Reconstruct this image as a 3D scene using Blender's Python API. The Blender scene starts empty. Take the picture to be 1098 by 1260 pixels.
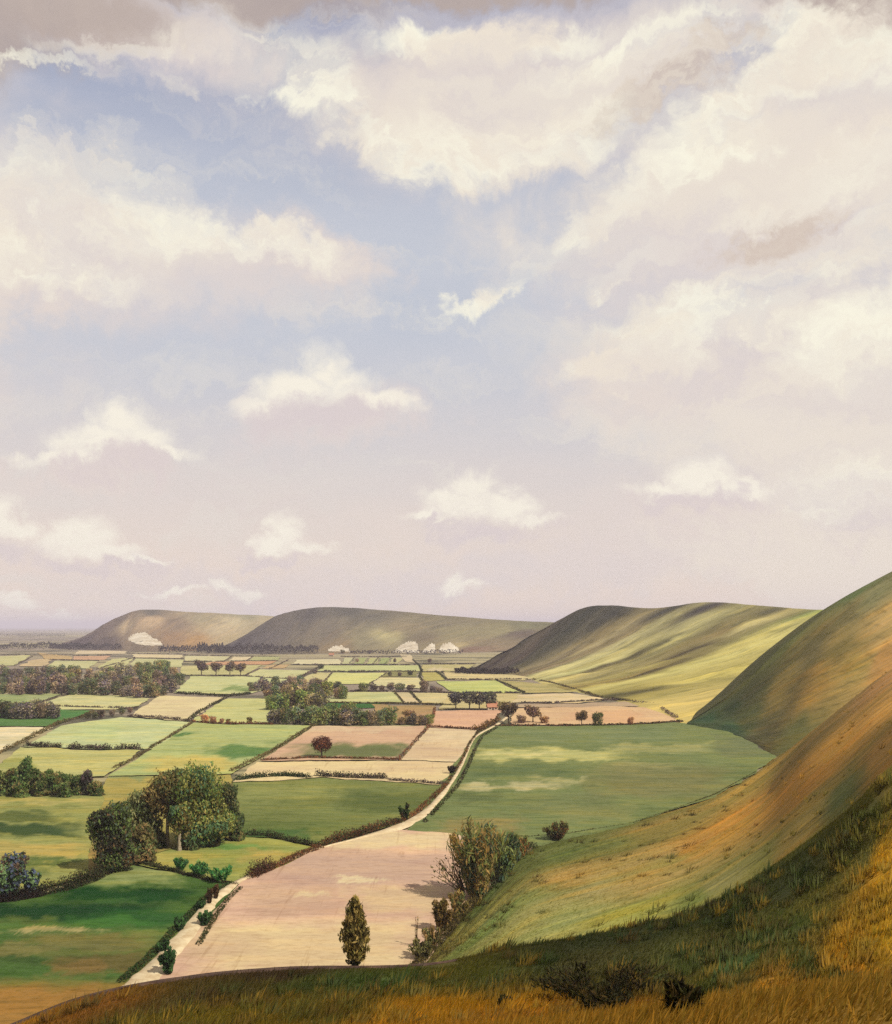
import bpy, math, random
import numpy as np
from mathutils import Vector
from mathutils.bvhtree import BVHTree

random.seed(7)
rng = np.random.default_rng(11)
sc = bpy.context.scene
COL = sc.collection

# ------------------------------------------------------------------ camera, sky, sun, exposure
F, CX, HY, CH = 1177.0, 549.0, 771.0, 65.0          # focal length (photo px), principal column, horizon row, eye height (m)
cam_d = bpy.data.cameras.new('camera')
cam = bpy.data.objects.new('camera', cam_d)
COL.objects.link(cam)
cam_d.sensor_fit = 'HORIZONTAL'
cam_d.sensor_width = 36.0
cam_d.lens = 36.0 * F / 1098.0
cam_d.shift_y = (HY - 630.0) / 1098.0
cam_d.clip_start = 0.5
cam_d.clip_end = 120000.0
cam.location = (0, 0, CH)
cam.rotation_euler = (math.pi / 2, 0, 0)
sc.camera = cam

SUN_DIR = Vector((0.58, -0.40, 0.74)).normalized()
SUN_EL = math.asin(SUN_DIR.z)
SUN_ROT = math.atan2(SUN_DIR.x, SUN_DIR.y)
sun_d = bpy.data.lights.new('sun', 'SUN')
sun_d.energy = 3.6
sun_d.angle = math.radians(0.53)
sun_d.color = (1.0, 0.95, 0.86)
sun = bpy.data.objects.new('sun', sun_d)
COL.objects.link(sun)
sun.location = (300, -200, 400)
sun.rotation_euler = SUN_DIR.to_track_quat('Z', 'Y').to_euler()

sc.render.engine = 'CYCLES'
sc.cycles.max_bounces = 5
sc.cycles.diffuse_bounces = 2
sc.cycles.glossy_bounces = 1
sc.cycles.transmission_bounces = 3
sc.cycles.volume_bounces = 0
sc.cycles.transparent_max_bounces = 4
try:
    sc.cycles.use_denoising = False
    sc.cycles.denoiser = 'OPENIMAGEDENOISE'
except Exception:
    pass
vs = sc.view_settings
vs.view_transform = 'Standard'
vs.look = 'None'
vs.exposure = 0.62
vs.gamma = 1.0
vs.use_curve_mapping = False
EXPO = 2.0 ** vs.exposure


def lin(c):
    out = []
    for v in c[:3]:
        v = v / 255.0
        out.append(v / 12.92 if v <= 0.04045 else ((v + 0.055) / 1.055) ** 2.4)
    return out


KA = 0.58          # albedo of a surface whose sunlit look in the photograph is the given colour


def alb(c, k=1.0):
    return [min(0.75, v * KA * k) for v in lin(c)]


class NT:
    """small helper for node trees"""
    def __init__(self, tree):
        self.t = tree
        self.n = tree.nodes
        self.l = tree.links

    def new(self, typ, **kw):
        n = self.n.new(typ)
        for k, v in kw.items():
            setattr(n, k, v)
        return n

    def put(self, sock, v):
        if hasattr(v, 'is_output'):
            self.l.new(v, sock)
        elif v is not None:
            sock.default_value = v

    def math(self, op, a, b=None, c=None, clamp=False):
        n = self.new('ShaderNodeMath', operation=op, use_clamp=clamp)
        self.put(n.inputs[0], a)
        if b is not None:
            self.put(n.inputs[1], b)
        if c is not None:
            self.put(n.inputs[2], c)
        return n.outputs[0]

    def vmath(self, op, a, b=None):
        n = self.new('ShaderNodeVectorMath', operation=op)
        self.put(n.inputs[0], a)
        if b is not None:
            self.put(n.inputs[1], b)
        return n.outputs['Value'] if op in ('LENGTH', 'DOT_PRODUCT') else n.outputs[0]

    def xyz(self, x, y, z=0.0):
        n = self.new('ShaderNodeCombineXYZ')
        for i, v in enumerate((x, y, z)):
            self.put(n.inputs[i], v)
        return n.outputs[0]

    def noise(self, vec, scale, detail=4.0, rough=0.55, dist=0.0, color=False):
        n = self.new('ShaderNodeTexNoise')
        self.put(n.inputs['Vector'], vec)
        n.inputs['Scale'].default_value = scale
        n.inputs['Detail'].default_value = detail
        n.inputs['Roughness'].default_value = rough
        n.inputs['Distortion'].default_value = dist
        return n.outputs['Color'] if color else n.outputs[0]

    def smooth(self, v, a, b, lo=0.0, hi=1.0):
        n = self.new('ShaderNodeMapRange', interpolation_type='SMOOTHSTEP')
        self.put(n.inputs[0], v)
        for i, q in enumerate((a, b, lo, hi)):
            n.inputs[i + 1].default_value = q
        return n.outputs[0]

    def mix(self, fac, a, b, mode='MIX'):
        n = self.new('ShaderNodeMix', data_type='RGBA', blend_type=mode)
        n.clamp_factor = True
        self.put(n.inputs[0], fac)
        for s, v in ((n.inputs[6], a), (n.inputs[7], b)):
            if isinstance(v, (list, tuple)) and len(v) == 3:
                v = (*v, 1.0)
            self.put(s, v)
        return n.outputs[2]

    def mapping(self, vec, loc=(0, 0, 0), rot=(0, 0, 0), scale=(1, 1, 1), kind='POINT'):
        n = self.new('ShaderNodeMapping', vector_type=kind)
        self.put(n.inputs[0], vec)
        n.inputs[1].default_value = loc
        n.inputs[2].default_value = rot
        n.inputs[3].default_value = scale
        return n.outputs[0]


# ------------------------------------------------------------------ the sky with its clouds (world)
world = bpy.data.worlds.new('World')
sc.world = world
world.use_nodes = True
world.cycles.sampling_method = 'MANUAL'
world.cycles.sample_map_resolution = 512
w = NT(world.node_tree)
w.n.clear()
sky = w.new('ShaderNodeTexSky', sky_type='NISHITA')
sky.sun_disc = False
sky.sun_elevation = SUN_EL
sky.sun_rotation = SUN_ROT
sky.altitude = 100.0
sky.air_density = 1.0
sky.dust_density = 1.5
sky.ozone_density = 1.5
SKY_K = 0.08
tc = w.new('ShaderNodeTexCoord')
D = tc.outputs['Generated']
sep = w.new('ShaderNodeSeparateXYZ')
w.put(sep.inputs[0], D)
dx, dy, dz = sep.outputs
az = w.math('ARCTAN2', dx, dy)
hor = w.math('SQRT', w.math('ADD', w.math('MULTIPLY', dx, dx), w.math('MULTIPLY', dy, dy)))
tel = w.math('DIVIDE', dz, w.math('MAXIMUM', hor, 0.05))
# bearing and slope of the line of sight, in hundredths of a radian-ish unit (1 unit = 100/F)
P0 = w.xyz(w.math('MULTIPLY', az, F / 100), w.math('MULTIPLY', tel, F / 100), 0.0)


def sk(px, py):
    a = math.atan((px - CX) / F)
    return (a * F / 100, (HY - py) / F * math.cos(a) * F / 100)


nA = w.noise(D, 7.0, 7.0, 0.62, 0.4, color=True)
nB = w.noise(D, 24.0, 7.0, 0.66, 0.3, color=True)
half = (0.5, 0.5, 0.5)
warp = w.vmath('ADD', w.vmath('MULTIPLY', w.vmath('SUBTRACT', nA, half), (1.9, 1.3, 0)),
               w.vmath('MULTIPLY', w.vmath('SUBTRACT', nB, half), (1.15, 0.95, 0)))
PW = w.vmath('ADD', P0, warp)                                   # ragged edges
PS = w.vmath('ADD', P0, w.vmath('MULTIPLY', warp, (2.0, 1.1, 0)))  # softer, more drawn out


def blobs(vec, items):
    """how deep a direction lies inside a cluster of tilted ellipses: 1 at a centre, 0 on the rim"""
    v1 = w.vmath('ADD', vec, (0.0, 0.0, 1.0))
    acc = None
    for (px, py, rx, ry, rot) in items:
        cx, cy = sk(px, py)
        rx, ry, t = rx / 100, ry / 100, math.radians(rot)
        ax, ay = math.cos(t) / rx, math.sin(t) / rx
        bx, by = -math.sin(t) / ry, math.cos(t) / ry
        a = w.vmath('DOT_PRODUCT', v1, (ax, ay, -(ax * cx + ay * cy)))
        b = w.vmath('DOT_PRODUCT', v1, (bx, by, -(bx * cx + by * cy)))
        d = w.math('MULTIPLY_ADD', a, a, w.math('MULTIPLY', b, b))
        acc = d if acc is None else w.math('SMOOTH_MIN', acc, d, 0.25)
    return w.math('SUBTRACT', 1.0, w.math('SQRT', w.math('MAXIMUM', acc, 0.0)))


def sky_c(c, k=1.0):
    return [v / EXPO * k for v in lin(c)]


# blue behind, a thin veil thickening towards the horizon
up = w.math('MULTIPLY', w.math('MAXIMUM', dz, 0.0), 1.0)
blue = w.vmath('SCALE', sky.outputs[0])
blue.node.inputs['Scale'].default_value = SKY_K
veil_c = w.mix(w.smooth(tel, 0.0, 0.34), sky_c((237, 219, 204)), sky_c((199, 203, 213)))
veil_c = w.mix(w.smooth(tel, 0.38, 0.64), veil_c, sky_c((155, 163, 189)))
veil_n = w.noise(w.vmath('MULTIPLY', P0, (0.5, 1.6, 1)), 0.9, 5.0, 0.6, 0.4)
veil_f = w.math('ADD', w.smooth(tel, 0.0, 0.7, 0.98, 0.93), w.math('MULTIPLY', w.math('SUBTRACT', veil_n, 0.5), 0.25), clamp=True)
col = w.mix(veil_f, blue, veil_c)
# faint pale streaks of high cloud
st = w.noise(w.mapping(PS, rot=(0, 0, math.radians(-12)), scale=(0.35, 1.9, 1)), 0.8, 6.0, 0.62, 0.6)
col = w.mix(w.smooth(st, 0.46, 0.72, 0, 0.6), col, sky_c((230, 224, 214)))

# mauve and grey undersides
mauve = blobs(PS, [
    (70, 300, 260, 95, -4), (190, 310, 220, 75, -8), (20, 345, 210, 50, 0), (330, 320, 130, 45, -5),
    (420, 520, 130, 42, 2), (120, 575, 125, 30, 2), (585, 638, 105, 24, 0), (120, 690, 115, 22, 0), (380, 676, 75, 15, 0),
    (640, 95, 330, 120, 6), (560, 140, 270, 80, -8), (900, 250, 280, 150, 14), (1060, 160, 200, 160, 10), (860, 470, 190, 80, 0), (1010, 470, 190, 150, 12),
    (900, 640, 210, 70, 5), (1080, 600, 200, 110, 10), (700, 690, 260, 40, 0), (400, 720, 360, 30, 0), (160, 30, 190, 70, -8), (1000, 20, 160, 40, -15),
    (1500, 420, 330, 330, 0), (1400, 100, 300, 200, 0), (-420, 380, 330, 190, 0), (-350, 90, 320, 120, 0), (560, -240, 520, 170, 0), (-700, 600, 380, 90, 0), (1900, 640, 380, 110, 0)])
cm = w.mix(w.noise(w.mapping(PS, rot=(0, 0, math.radians(20)), scale=(0.5, 1.2, 1)), 0.55, 4.0, 0.6), sky_c((212, 206, 212)), sky_c((240, 222, 204)))
col = w.mix(w.smooth(mauve, -0.30, 0.70, 0.0, 0.88), col, cm)

# ochre shadow in the thick cloud
ochre = blobs(PS, [(800, 118, 110, 34, 14), (860, 70, 70, 22, 20), (935, 285, 90, 42, 10), (740, 128, 50, 26, 0)])
col = w.mix(w.smooth(ochre, 0.0, 0.7, 0.0, 0.55), col, sky_c((200, 178, 158)))

# a broad soft film of cream over the right half
film = blobs(PS, [(740, 110, 380, 110, 4), (900, 280, 380, 190, 16), (985, 480, 250, 140, 10), (1060, 620, 260, 140, 8), (1500, 380, 420, 380, 0), (40, 280, 210, 90, -6)])
fn = w.noise(w.mapping(PS, rot=(0, 0, math.radians(-24)), scale=(0.4, 1.3, 1)), 0.8, 6.0, 0.62, 0.5)
col = w.mix(w.math('MULTIPLY', w.smooth(film, -0.1, 0.6, 0.0, 0.62), w.smooth(fn, 0.36, 0.60)), col, sky_c((240, 230, 213)))

# slate brown cloud along the top
brown = blobs(PW, [(70, 14, 165, 54, 6), (-40, 34, 150, 62, 0), (250, -30, 300, 44, 0), (560, -26, 280, 34, 0), (1040, -8, 120, 50, -18), (1200, 0, 160, 60, 0), (-300, 0, 260, 70, 0)])
bc = w.mix(w.noise(PS, 0.9, 5.0, 0.6), sky_c((166, 150, 146)), sky_c((200, 184, 172)))
col = w.mix(w.smooth(brown, -0.12, 0.60, 0.0, 0.88), col, bc)

# sunlit cream tops
cream = blobs(PW, [
    (20, 250, 120, 90, -6), (110, 245, 110, 66, -14), (205, 268, 85, 48, -22), (320, 306, 105, 28, -10), (60, 330, 150, 30, -4), (45, 195, 58, 28, 0), (160, 210, 48, 26, -14),
    (350, 76, 130, 54, -30), (410, 146, 150, 38, -20), (520, 180, 150, 40, -10), (660, 175, 150, 46, 12), (265, 44, 90, 34, 10), (60, 86, 80, 10, 6), (150, 66, 90, 15, 12), (225, 108, 34, 9, -14),
    (580, 50, 180, 36, 4), (780, 60, 160, 28, 12), (940, 110, 160, 34, 22), (1020, 60, 130, 40, -24), (590, 358, 78, 22, 24), (650, 320, 60, 12, 28),
    (740, 260, 130, 30, 26), (840, 200, 170, 34, 14), (1000, 210, 150, 36, 18), (770, 330, 100, 20, 20), (900, 350, 160, 30, 22), (1060, 300, 110, 40, 26),
    (850, 410, 105, 40, 6), (930, 400, 90, 30, 0), (780, 455, 90, 28, 14), (1060, 420, 90, 60, 10), (1080, 560, 60, 24, 4), (1040, 590, 110, 50, 12),
    (1350, 340, 260, 90, 15), (1500, 620, 240, 50, 0), (-330, 260, 260, 120, 0), (-300, 560, 200, 40, 0), (600, -160, 380, 70, 0), (1700, 200, 300, 120, 0), (-700, 480, 240, 80, 0)])
cn = w.noise(w.vmath('MULTIPLY', PW, (0.7, 1.2, 1.0)), 0.9, 6.0, 0.62, 0.4)
cc = w.mix(w.smooth(cn, 0.40, 0.62), sky_c((252, 248, 228)), sky_c((240, 229, 212)))
cn2 = w.noise(w.vmath('MULTIPLY', PS, (0.55, 1.0, 1.0)), 0.7, 5.0, 0.62, 0.2)
cfac = w.math('MULTIPLY', w.smooth(cream, -0.12, 0.58, 0.0, 0.97), w.smooth(cn2, 0.68, 0.42, 0.60, 1.0))
# the thick cloud on the right is broken by slanting streaks
strk = w.noise(w.mapping(PS, rot=(0, 0, math.radians(-24)), scale=(0.45, 1.5, 1)), 0.62, 6.0, 0.6, 0.8)
cfac = w.math('MULTIPLY', cfac, w.smooth(strk, 0.36, 0.60, 0.22, 1.0))
col = w.mix(cfac, col, cc)
PC = w.vmath('ADD', P0, w.vmath('MULTIPLY', warp, (0.75, 0.55, 0)))
cumulus = blobs(PC, [
    (394, 458, 42, 34, 0), (364, 480, 56, 28, 0), (424, 478, 52, 27, 0), (470, 498, 66, 14, -6), (330, 502, 54, 16, 6),
    (138, 520, 44, 30, 0), (106, 540, 56, 22, 0), (168, 540, 52, 19, 0), (212, 554, 46, 9, -4), (68, 558, 50, 11, 6),
    (590, 600, 38, 27, 0), (562, 616, 54, 19, 0), (622, 616, 48, 18, 0), (655, 632, 38, 9, -6), (522, 630, 40, 9, 6),
    (104, 656, 38, 25, 0), (78, 670, 46, 16, 0), (134, 672, 44, 13, 0), (172, 686, 38, 6, -6), (372, 653, 28, 22, 0), (354, 667, 36, 12, 0), (398, 668, 36, 11, 0),
    (278, 722, 28, 10, 0), (302, 729, 26, 6, 0), (550, 716, 24, 13, 0), (564, 725, 28, 7, 0), (4, 632, 28, 34, 0), (16, 652, 34, 18, 0), (36, 746, 32, 7, 0), (90, 757, 32, 5, 0), (215, 730, 38, 7, 0),
    (860, 590, 50, 24, 0), (905, 604, 56, 15, 0), (815, 605, 50, 12, 0)])
# heads bright and firm, feet dissolving into the grey below
cum_top = w.noise(w.vmath('MULTIPLY', PC, (1.0, 1.3, 1.0)), 2.2, 6.0, 0.62)
col = w.mix(w.math('MULTIPLY', w.smooth(cumulus, -0.18, 0.80, 0.0, 0.97), w.smooth(cum_top, 0.28, 0.56, 0.60, 1.0)), col, sky_c((249, 242, 226)))
# their undersides, grey and rose
feet = blobs(PS, [(400, 520, 110, 24, 0), (135, 574, 110, 20, 0), (590, 641, 95, 16, 0), (115, 694, 95, 13, 0), (378, 682, 58, 10, 0), (860, 622, 90, 16, 0)])
col = w.mix(w.smooth(feet, -0.15, 0.75, 0.0, 0.6), col, sky_c((219, 206, 206)))

# everywhere else the same broken cover goes on
pl = w.new('ShaderNodeVectorMath', operation='SCALE')
w.put(pl.inputs[0], D)
w.put(pl.inputs['Scale'], w.math('DIVIDE', 1.0, w.math('ADD', w.math('MAXIMUM', dz, 0.0), 0.12)))
og = w.noise(pl.outputs[0], 0.9, 7.0, 0.58, 0.3)
og2 = w.noise(pl.outputs[0], 2.1, 4.0, 0.6)
gen = w.mix(w.smooth(og, 0.42, 0.56, 0.0, 0.95), col, w.mix(w.smooth(og2, 0.35, 0.65), sky_c((214, 200, 202)), sky_c((246, 238, 216))))
outside = w.math('MAXIMUM', w.smooth(w.math('ABSOLUTE', az), 0.62, 0.95), w.smooth(tel, 0.80, 1.1))
col = w.mix(outside, col, gen)
bg = w.new('ShaderNodeBackground')
w.put(bg.inputs[0], col)
bg.inputs[1].default_value = 1.0
wo = w.new('ShaderNodeOutputWorld')
w.put(wo.inputs[0], bg.outputs[0])


# ------------------------------------------------------------------ geometry helpers
def P(px, py, D):
    """the point D metres ahead that is seen at (px, py)"""
    return ((px - CX) / F * D, D, CH + (HY - py) / F * D)


def G(px, py, z=0.0):
    D = (CH - z) * F / (py - HY)
    return ((px - CX) / F * D, D, z)


def hash2(ix, iy, seed):
    h = (ix.astype(np.int64) * 374761393 + iy.astype(np.int64) * 668265263 + seed * 974634777) & 0x7fffffff
    h = ((h ^ (h >> 13)) * 1274126177) & 0x7fffffff
    return ((h ^ (h >> 16)) & 0xffff) / 65535.0


def vnoise(x, y, seed=0):
    x = np.asarray(x, float); y = np.asarray(y, float)
    ix = np.floor(x); iy = np.floor(y)
    fx = x - ix; fy = y - iy
    fx = fx * fx * (3 - 2 * fx); fy = fy * fy * (3 - 2 * fy)
    a = hash2(ix, iy, seed); b = hash2(ix + 1, iy, seed)
    c = hash2(ix, iy + 1, seed); d = hash2(ix + 1, iy + 1, seed)
    return (a * (1 - fx) + b * fx) * (1 - fy) + (c * (1 - fx) + d * fx) * fy


def fbm(x, y, seed=0, octv=4):
    s = 0.0; a = 0.5; t = 0
    for i in range(octv):
        s = s + a * vnoise(x * 2 ** i, y * 2 ** i, seed + i * 17)
        t += a; a *= 0.55
    return s / t


def catmull(pts, ts):
    """pts (n,k), ts in [0,1] by index"""
    pts = np.asarray(pts, float)
    n = len(pts)
    ext = np.vstack([2 * pts[0] - pts[1], pts, 2 * pts[-1] - pts[-2]])
    t = np.clip(ts, 0, 1) * (n - 1)
    i = np.minimum(t.astype(int), n - 2)
    f = (t - i)[:, None]
    p0, p1, p2, p3 = ext[i], ext[i + 1], ext[i + 2], ext[i + 3]
    return 0.5 * (2 * p1 + (p2 - p0) * f + (2 * p0 - 5 * p1 + 4 * p2 - p3) * f ** 2 + (3 * p1 - p0 - 3 * p2 + p3) * f ** 3)


def linres(pts, ts):
    pts = np.asarray(pts, float)
    d = np.r_[0, np.cumsum(np.linalg.norm(np.diff(pts, axis=0), axis=1))]
    d /= d[-1]
    return np.stack([np.interp(ts, d, pts[:, k]) for k in range(pts.shape[1])], 1)


def grid_mesh(name, V, uv, colors, mat):
    """V (nv,nu,3) -> mesh with smooth quads, UVMap and Col"""
    nv, nu = V.shape[:2]
    me = bpy.data.meshes.new(name)
    idx = np.arange(nv * nu).reshape(nv, nu)
    q = np.stack([idx[:-1, :-1], idx[:-1, 1:], idx[1:, 1:], idx[1:, :-1]], -1).reshape(-1, 4)
    fill_mesh(me, V.reshape(-1, 3), q)
    me.shade_smooth()
    uvl = me.uv_layers.new(name='UVMap')
    uvl.data.foreach_set('uv', uv.reshape(-1, 2)[q.ravel()].astype(np.float32).ravel())
    if colors is not None:
        set_col(me, colors.reshape(-1, 3))
    me.materials.append(mat)
    return me, q


def fill_mesh(me, verts, faces):
    verts = np.asarray(verts, np.float32)
    faces = np.asarray(faces, np.int32)
    k = faces.shape[1]
    me.vertices.add(len(verts))
    me.vertices.foreach_set('co', verts.ravel())
    me.loops.add(faces.size)
    me.loops.foreach_set('vertex_index', faces.ravel())
    me.polygons.add(len(faces))
    me.polygons.foreach_set('loop_start', np.arange(0, faces.size, k, dtype=np.int32))
    me.update(calc_edges=True)


def set_col(me, rgb):
    a = me.color_attributes.new('Col', 'FLOAT_COLOR', 'POINT')
    rgba = np.ones((len(rgb), 4), np.float32)
    rgba[:, :3] = rgb
    a.data.foreach_set('color', rgba.ravel())


def link(name, me, parent=None, loc=None):
    o = bpy.data.objects.new(name, me)
    COL.objects.link(o)
    if parent is not None:
        o.parent = parent
    if loc is not None:
        o.location = loc
    return o


def tag(o, label=None, cat=None, group=None, kind=None):
    if label: o['label'] = label
    if cat: o['category'] = cat
    if group: o['group'] = group
    if kind: o['kind'] = kind
    return o


def empty(name, loc, label, cat, group=None):
    o = bpy.data.objects.new(name, None)
    o.empty_display_size = 0.5
    COL.objects.link(o)
    o.location = loc
    return tag(o, label, cat, group)


# ------------------------------------------------------------------ materials
def new_mat(name):
    m = bpy.data.materials.new(name)
    m.use_nodes = True
    t = NT(m.node_tree)
    t.n.clear()
    out = t.new('ShaderNodeOutputMaterial')
    return m, t, out


def principled(t, out, color, rough=0.9, bump=None, bstr=0.3, bdist=0.1, spec=0.15):
    b = t.new('ShaderNodeBsdfPrincipled')
    t.put(b.inputs['Base Color'], color)
    b.inputs['Roughness'].default_value = rough
    b.inputs['Specular IOR Level'].default_value = spec
    if bump is not None:
        n = t.new('ShaderNodeBump')
        n.inputs['Strength'].default_value = bstr
        n.inputs['Distance'].default_value = bdist
        t.put(n.inputs['Height'], bump)
        t.put(b.inputs['Normal'], n.outputs[0])
    t.put(out.inputs[0], b.outputs[0])
    return b


def attr(t, name='Col'):
    a = t.new('ShaderNodeAttribute')
    a.attribute_name = name
    return a.outputs['Color']


def turf_mat(name, across, along, fine, tint_a, tint_b, amt=0.55, bdist=0.6):
    """hill turf: the mesh's own vegetation colours broken by streaks that follow the slope.
    across, along: the two streak axes as (du, dv) frequencies"""
    m, t, out = new_mat(name)
    uv = t.new('ShaderNodeUVMap').outputs[0]
    geo = t.new('ShaderNodeNewGeometry').outputs['Position']
    q = t.xyz(t.vmath('DOT_PRODUCT', uv, (*across, 0)), t.vmath('DOT_PRODUCT', uv, (*along, 0)), 0.0)
    c = attr(t)

    def st(k, kl, off, det, dist):
        return t.noise(t.mapping(q, loc=(off, off * 1.7, 0), scale=(k, kl, 1)), 1.0, det, 0.64, dist)
    s1, s2, s4, s5 = st(1, 1, 0, 6.0, 0.5), st(2.7, 1.8, 3.1, 5.0, 0.35), st(7, 3.0, 9.4, 4.0, 0.25), st(17, 6.0, 5.7, 3.0, 0.2)
    s3 = t.noise(geo, fine, 5.0, 0.65)
    c = t.mix(t.smooth(s1, 0.44, 0.64, 0, amt), c, t.mix(1.0, c, tint_a, 'MULTIPLY'))
    c = t.mix(t.smooth(s2, 0.48, 0.66, 0, amt), c, t.mix(1.0, c, tint_b, 'MULTIPLY'))
    c = t.mix(t.smooth(s3, 0.50, 0.70, 0, amt * 0.8), c, t.mix(1.0, c, (0.64, 0.66, 0.62), 'MULTIPLY'))
    c = t.mix(t.smooth(s4, 0.52, 0.66, 0, amt), c, t.mix(1.0, c, (1.26, 1.20, 1.04), 'MULTIPLY'))
    c = t.mix(t.smooth(s5, 0.50, 0.66, 0, amt), c, t.mix(1.0, c, (0.70, 0.72, 0.70), 'MULTIPLY'))
    h = t.math('ADD', s3, t.math('MULTIPLY', t.math('ADD', s2, s5), 0.7))
    principled(t, out, c, 0.95, h, 0.5, bdist, 0.05)
    return m


def ground_mat(name, layers, bdist):
    """layers: (scale xyz, rotation, lo, hi, amount, tint) of world-space noise that tints the field's own colour"""
    m, t, out = new_mat(name)
    geo = t.new('ShaderNodeNewGeometry').outputs['Position']
    rnd = t.new('ShaderNodeObjectInfo').outputs['Random']
    pos = t.vmath('ADD', geo, t.xyz(t.math('MULTIPLY', rnd, 900.0), t.math('MULTIPLY', rnd, 700.0), 0.0))
    c = attr(t)
    cache, h = {}, None
    for (scl, rot, lo, hi, amt, tint) in layers:
        key = (scl, rot)
        if key not in cache:
            cache[key] = t.noise(t.mapping(pos, rot=(0, 0, math.radians(rot)), scale=scl), 1.0, 6.0, 0.64, 0.4)
        c = t.mix(t.smooth(cache[key], lo, hi, 0, amt), c, t.mix(1.0, c, tint, 'MULTIPLY'))
        h = cache[key]
    principled(t, out, c, 0.95, h, 0.4, bdist, 0.05)
    return m


def make_field_mat():
    return ground_mat('field_turf', [
        ((0.010, 0.026, 0.02), 0, 0.47, 0.60, 0.60, (0.80, 0.82, 0.70)), ((0.010, 0.026, 0.02), 0, 0.48, 0.38, 0.55, (1.14, 1.08, 0.96)),
        ((0.03, 0.12, 0.05), 4, 0.49, 0.58, 0.75, (1.18, 1.06, 0.84)), ((0.03, 0.12, 0.05), 4, 0.46, 0.36, 0.75, (0.76, 0.80, 0.70)),
        ((0.10, 0.45, 0.1), -5, 0.51, 0.60, 0.75, (0.74, 0.76, 0.68)), ((0.10, 0.45, 0.1), -5, 0.46, 0.36, 0.7, (1.20, 1.14, 1.02)),
        ((0.30, 0.012, 0.05), 18, 0.57, 0.66, 0.4, (0.80, 0.82, 0.74)), ((0.6, 1.4, 1.0), 10, 0.50, 0.62, 0.6, (0.70, 0.72, 0.66))], 0.35)


def make_plough_mat():
    return ground_mat('ploughed_soil', [
        ((0.016, 0.04, 0.02), 0, 0.47, 0.60, 0.6, (0.88, 0.83, 0.88)), ((0.016, 0.04, 0.02), 0, 0.48, 0.38, 0.55, (1.10, 1.10, 1.02)),
        ((0.05, 0.22, 0.05), 3, 0.49, 0.58, 0.6, (1.10, 1.06, 0.96)), ((0.05, 0.22, 0.05), 3, 0.46, 0.36, 0.65, (0.84, 0.80, 0.80)),
        ((0.2, 0.9, 0.05), -4, 0.51, 0.60, 0.55, (0.84, 0.80, 0.78)),
        ((0.6, 0.03, 0.05), 27, 0.57, 0.68, 0.6, (0.74, 0.68, 0.62)),
        ((0.5, 1.1, 1.0), 10, 0.50, 0.62, 0.5, (0.80, 0.76, 0.72))], 0.3)


def make_leaf_mat():
    m, t, out = new_mat('leaves')
    info = t.new('ShaderNodeObjectInfo')
    c = t.mix(1.0, attr(t), info.outputs['Color'], 'MULTIPLY')
    d = t.new('ShaderNodeBsdfDiffuse')
    t.put(d.inputs[0], c)
    tr = t.new('ShaderNodeBsdfTranslucent')
    t.put(tr.inputs[0], t.mix(1.0, c, (1.1, 1.15, 0.7), 'MULTIPLY'))
    mx = t.new('ShaderNodeMixShader')
    mx.inputs[0].default_value = 0.42
    t.put(mx.inputs[1], d.outputs[0])
    t.put(mx.inputs[2], tr.outputs[0])
    t.put(out.inputs[0], mx.outputs[0])
    return m


def plain_mat(name, c1, c2, scale, rough=0.9, bstr=0.5, bdist=0.1, vec_scale=(1, 1, 1)):
    m, t, out = new_mat(name)
    geo = t.new('ShaderNodeNewGeometry').outputs['Position']
    n = t.noise(t.mapping(geo, scale=vec_scale), scale, 6.0, 0.65, 0.2)
    principled(t, out, t.mix(t.smooth(n, 0.32, 0.68), c1, c2), rough, n, bstr, bdist, 0.1)
    return m


M_FIELD = make_field_mat()
M_SOIL = make_plough_mat()
M_LEAF = make_leaf_mat()
M_BARK = plain_mat('bark', alb((74, 58, 44)), alb((112, 92, 70)), 3.0, bdist=0.05)
M_BARK_PALE = plain_mat('pale_bark', alb((205, 190, 160)), alb((150, 132, 105)), 2.0, bdist=0.05)
M_TWIG = plain_mat('red_twig', alb((112, 52, 38)), alb((84, 60, 44)), 2.0, bdist=0.02)
M_CHALK = plain_mat('chalk', alb((240, 228, 202)), alb((206, 188, 156)), 0.03, bstr=0.8, bdist=3.0)
M_ROAD = plain_mat('chalk_track', alb((244, 224, 180)), alb((210, 182, 138)), 0.35, bdist=0.08)
M_BANK = plain_mat('bare_earth', alb((62, 42, 38)), alb((118, 92, 74)), 0.5, bdist=0.25)
M_WALL = plain_mat('cottage_wall', alb((226, 206, 178)), alb((200, 176, 150)), 1.5, bdist=0.02)
M_ROOF = plain_mat('clay_roof', alb((212, 152, 116)), alb((190, 132, 102)), 1.8, bdist=0.05)
M_DARK = plain_mat('dark_opening', alb((52, 46, 44)), alb((70, 62, 58)), 2.0, bdist=0.02)
M_TURF_FAR = turf_mat('far_hill_turf', (17, -6.5), (2.0, 1.2), 0.02, (0.74, 0.72, 0.76), (1.22, 1.14, 0.98), 0.6, 4.0)
M_TURF_DOWN = turf_mat('down_turf', (11, 0), (0, 1.3), 0.03, (0.52, 0.52, 0.46), (1.24, 1.18, 0.98), 0.85, 2.5)
M_TURF_SLOPE = turf_mat('slope_turf', (-3, 9), (2.4, 0.4), 0.09, (0.66, 0.70, 0.60), (1.24, 1.06, 0.82), 0.95, 1.2)
M_TURF_SHOULDER = turf_mat('shoulder_turf', (-1.0, 11), (2.2, 0), 0.14, (0.66, 0.76, 0.64), (1.26, 1.06, 0.78), 0.95, 0.6)
M_TURF_NEAR = turf_mat('near_turf', (-5, 11), (4.5, 1.5), 0.5, (0.60, 0.70, 0.56), (1.22, 1.08, 0.78), 0.85, 0.35)


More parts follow.
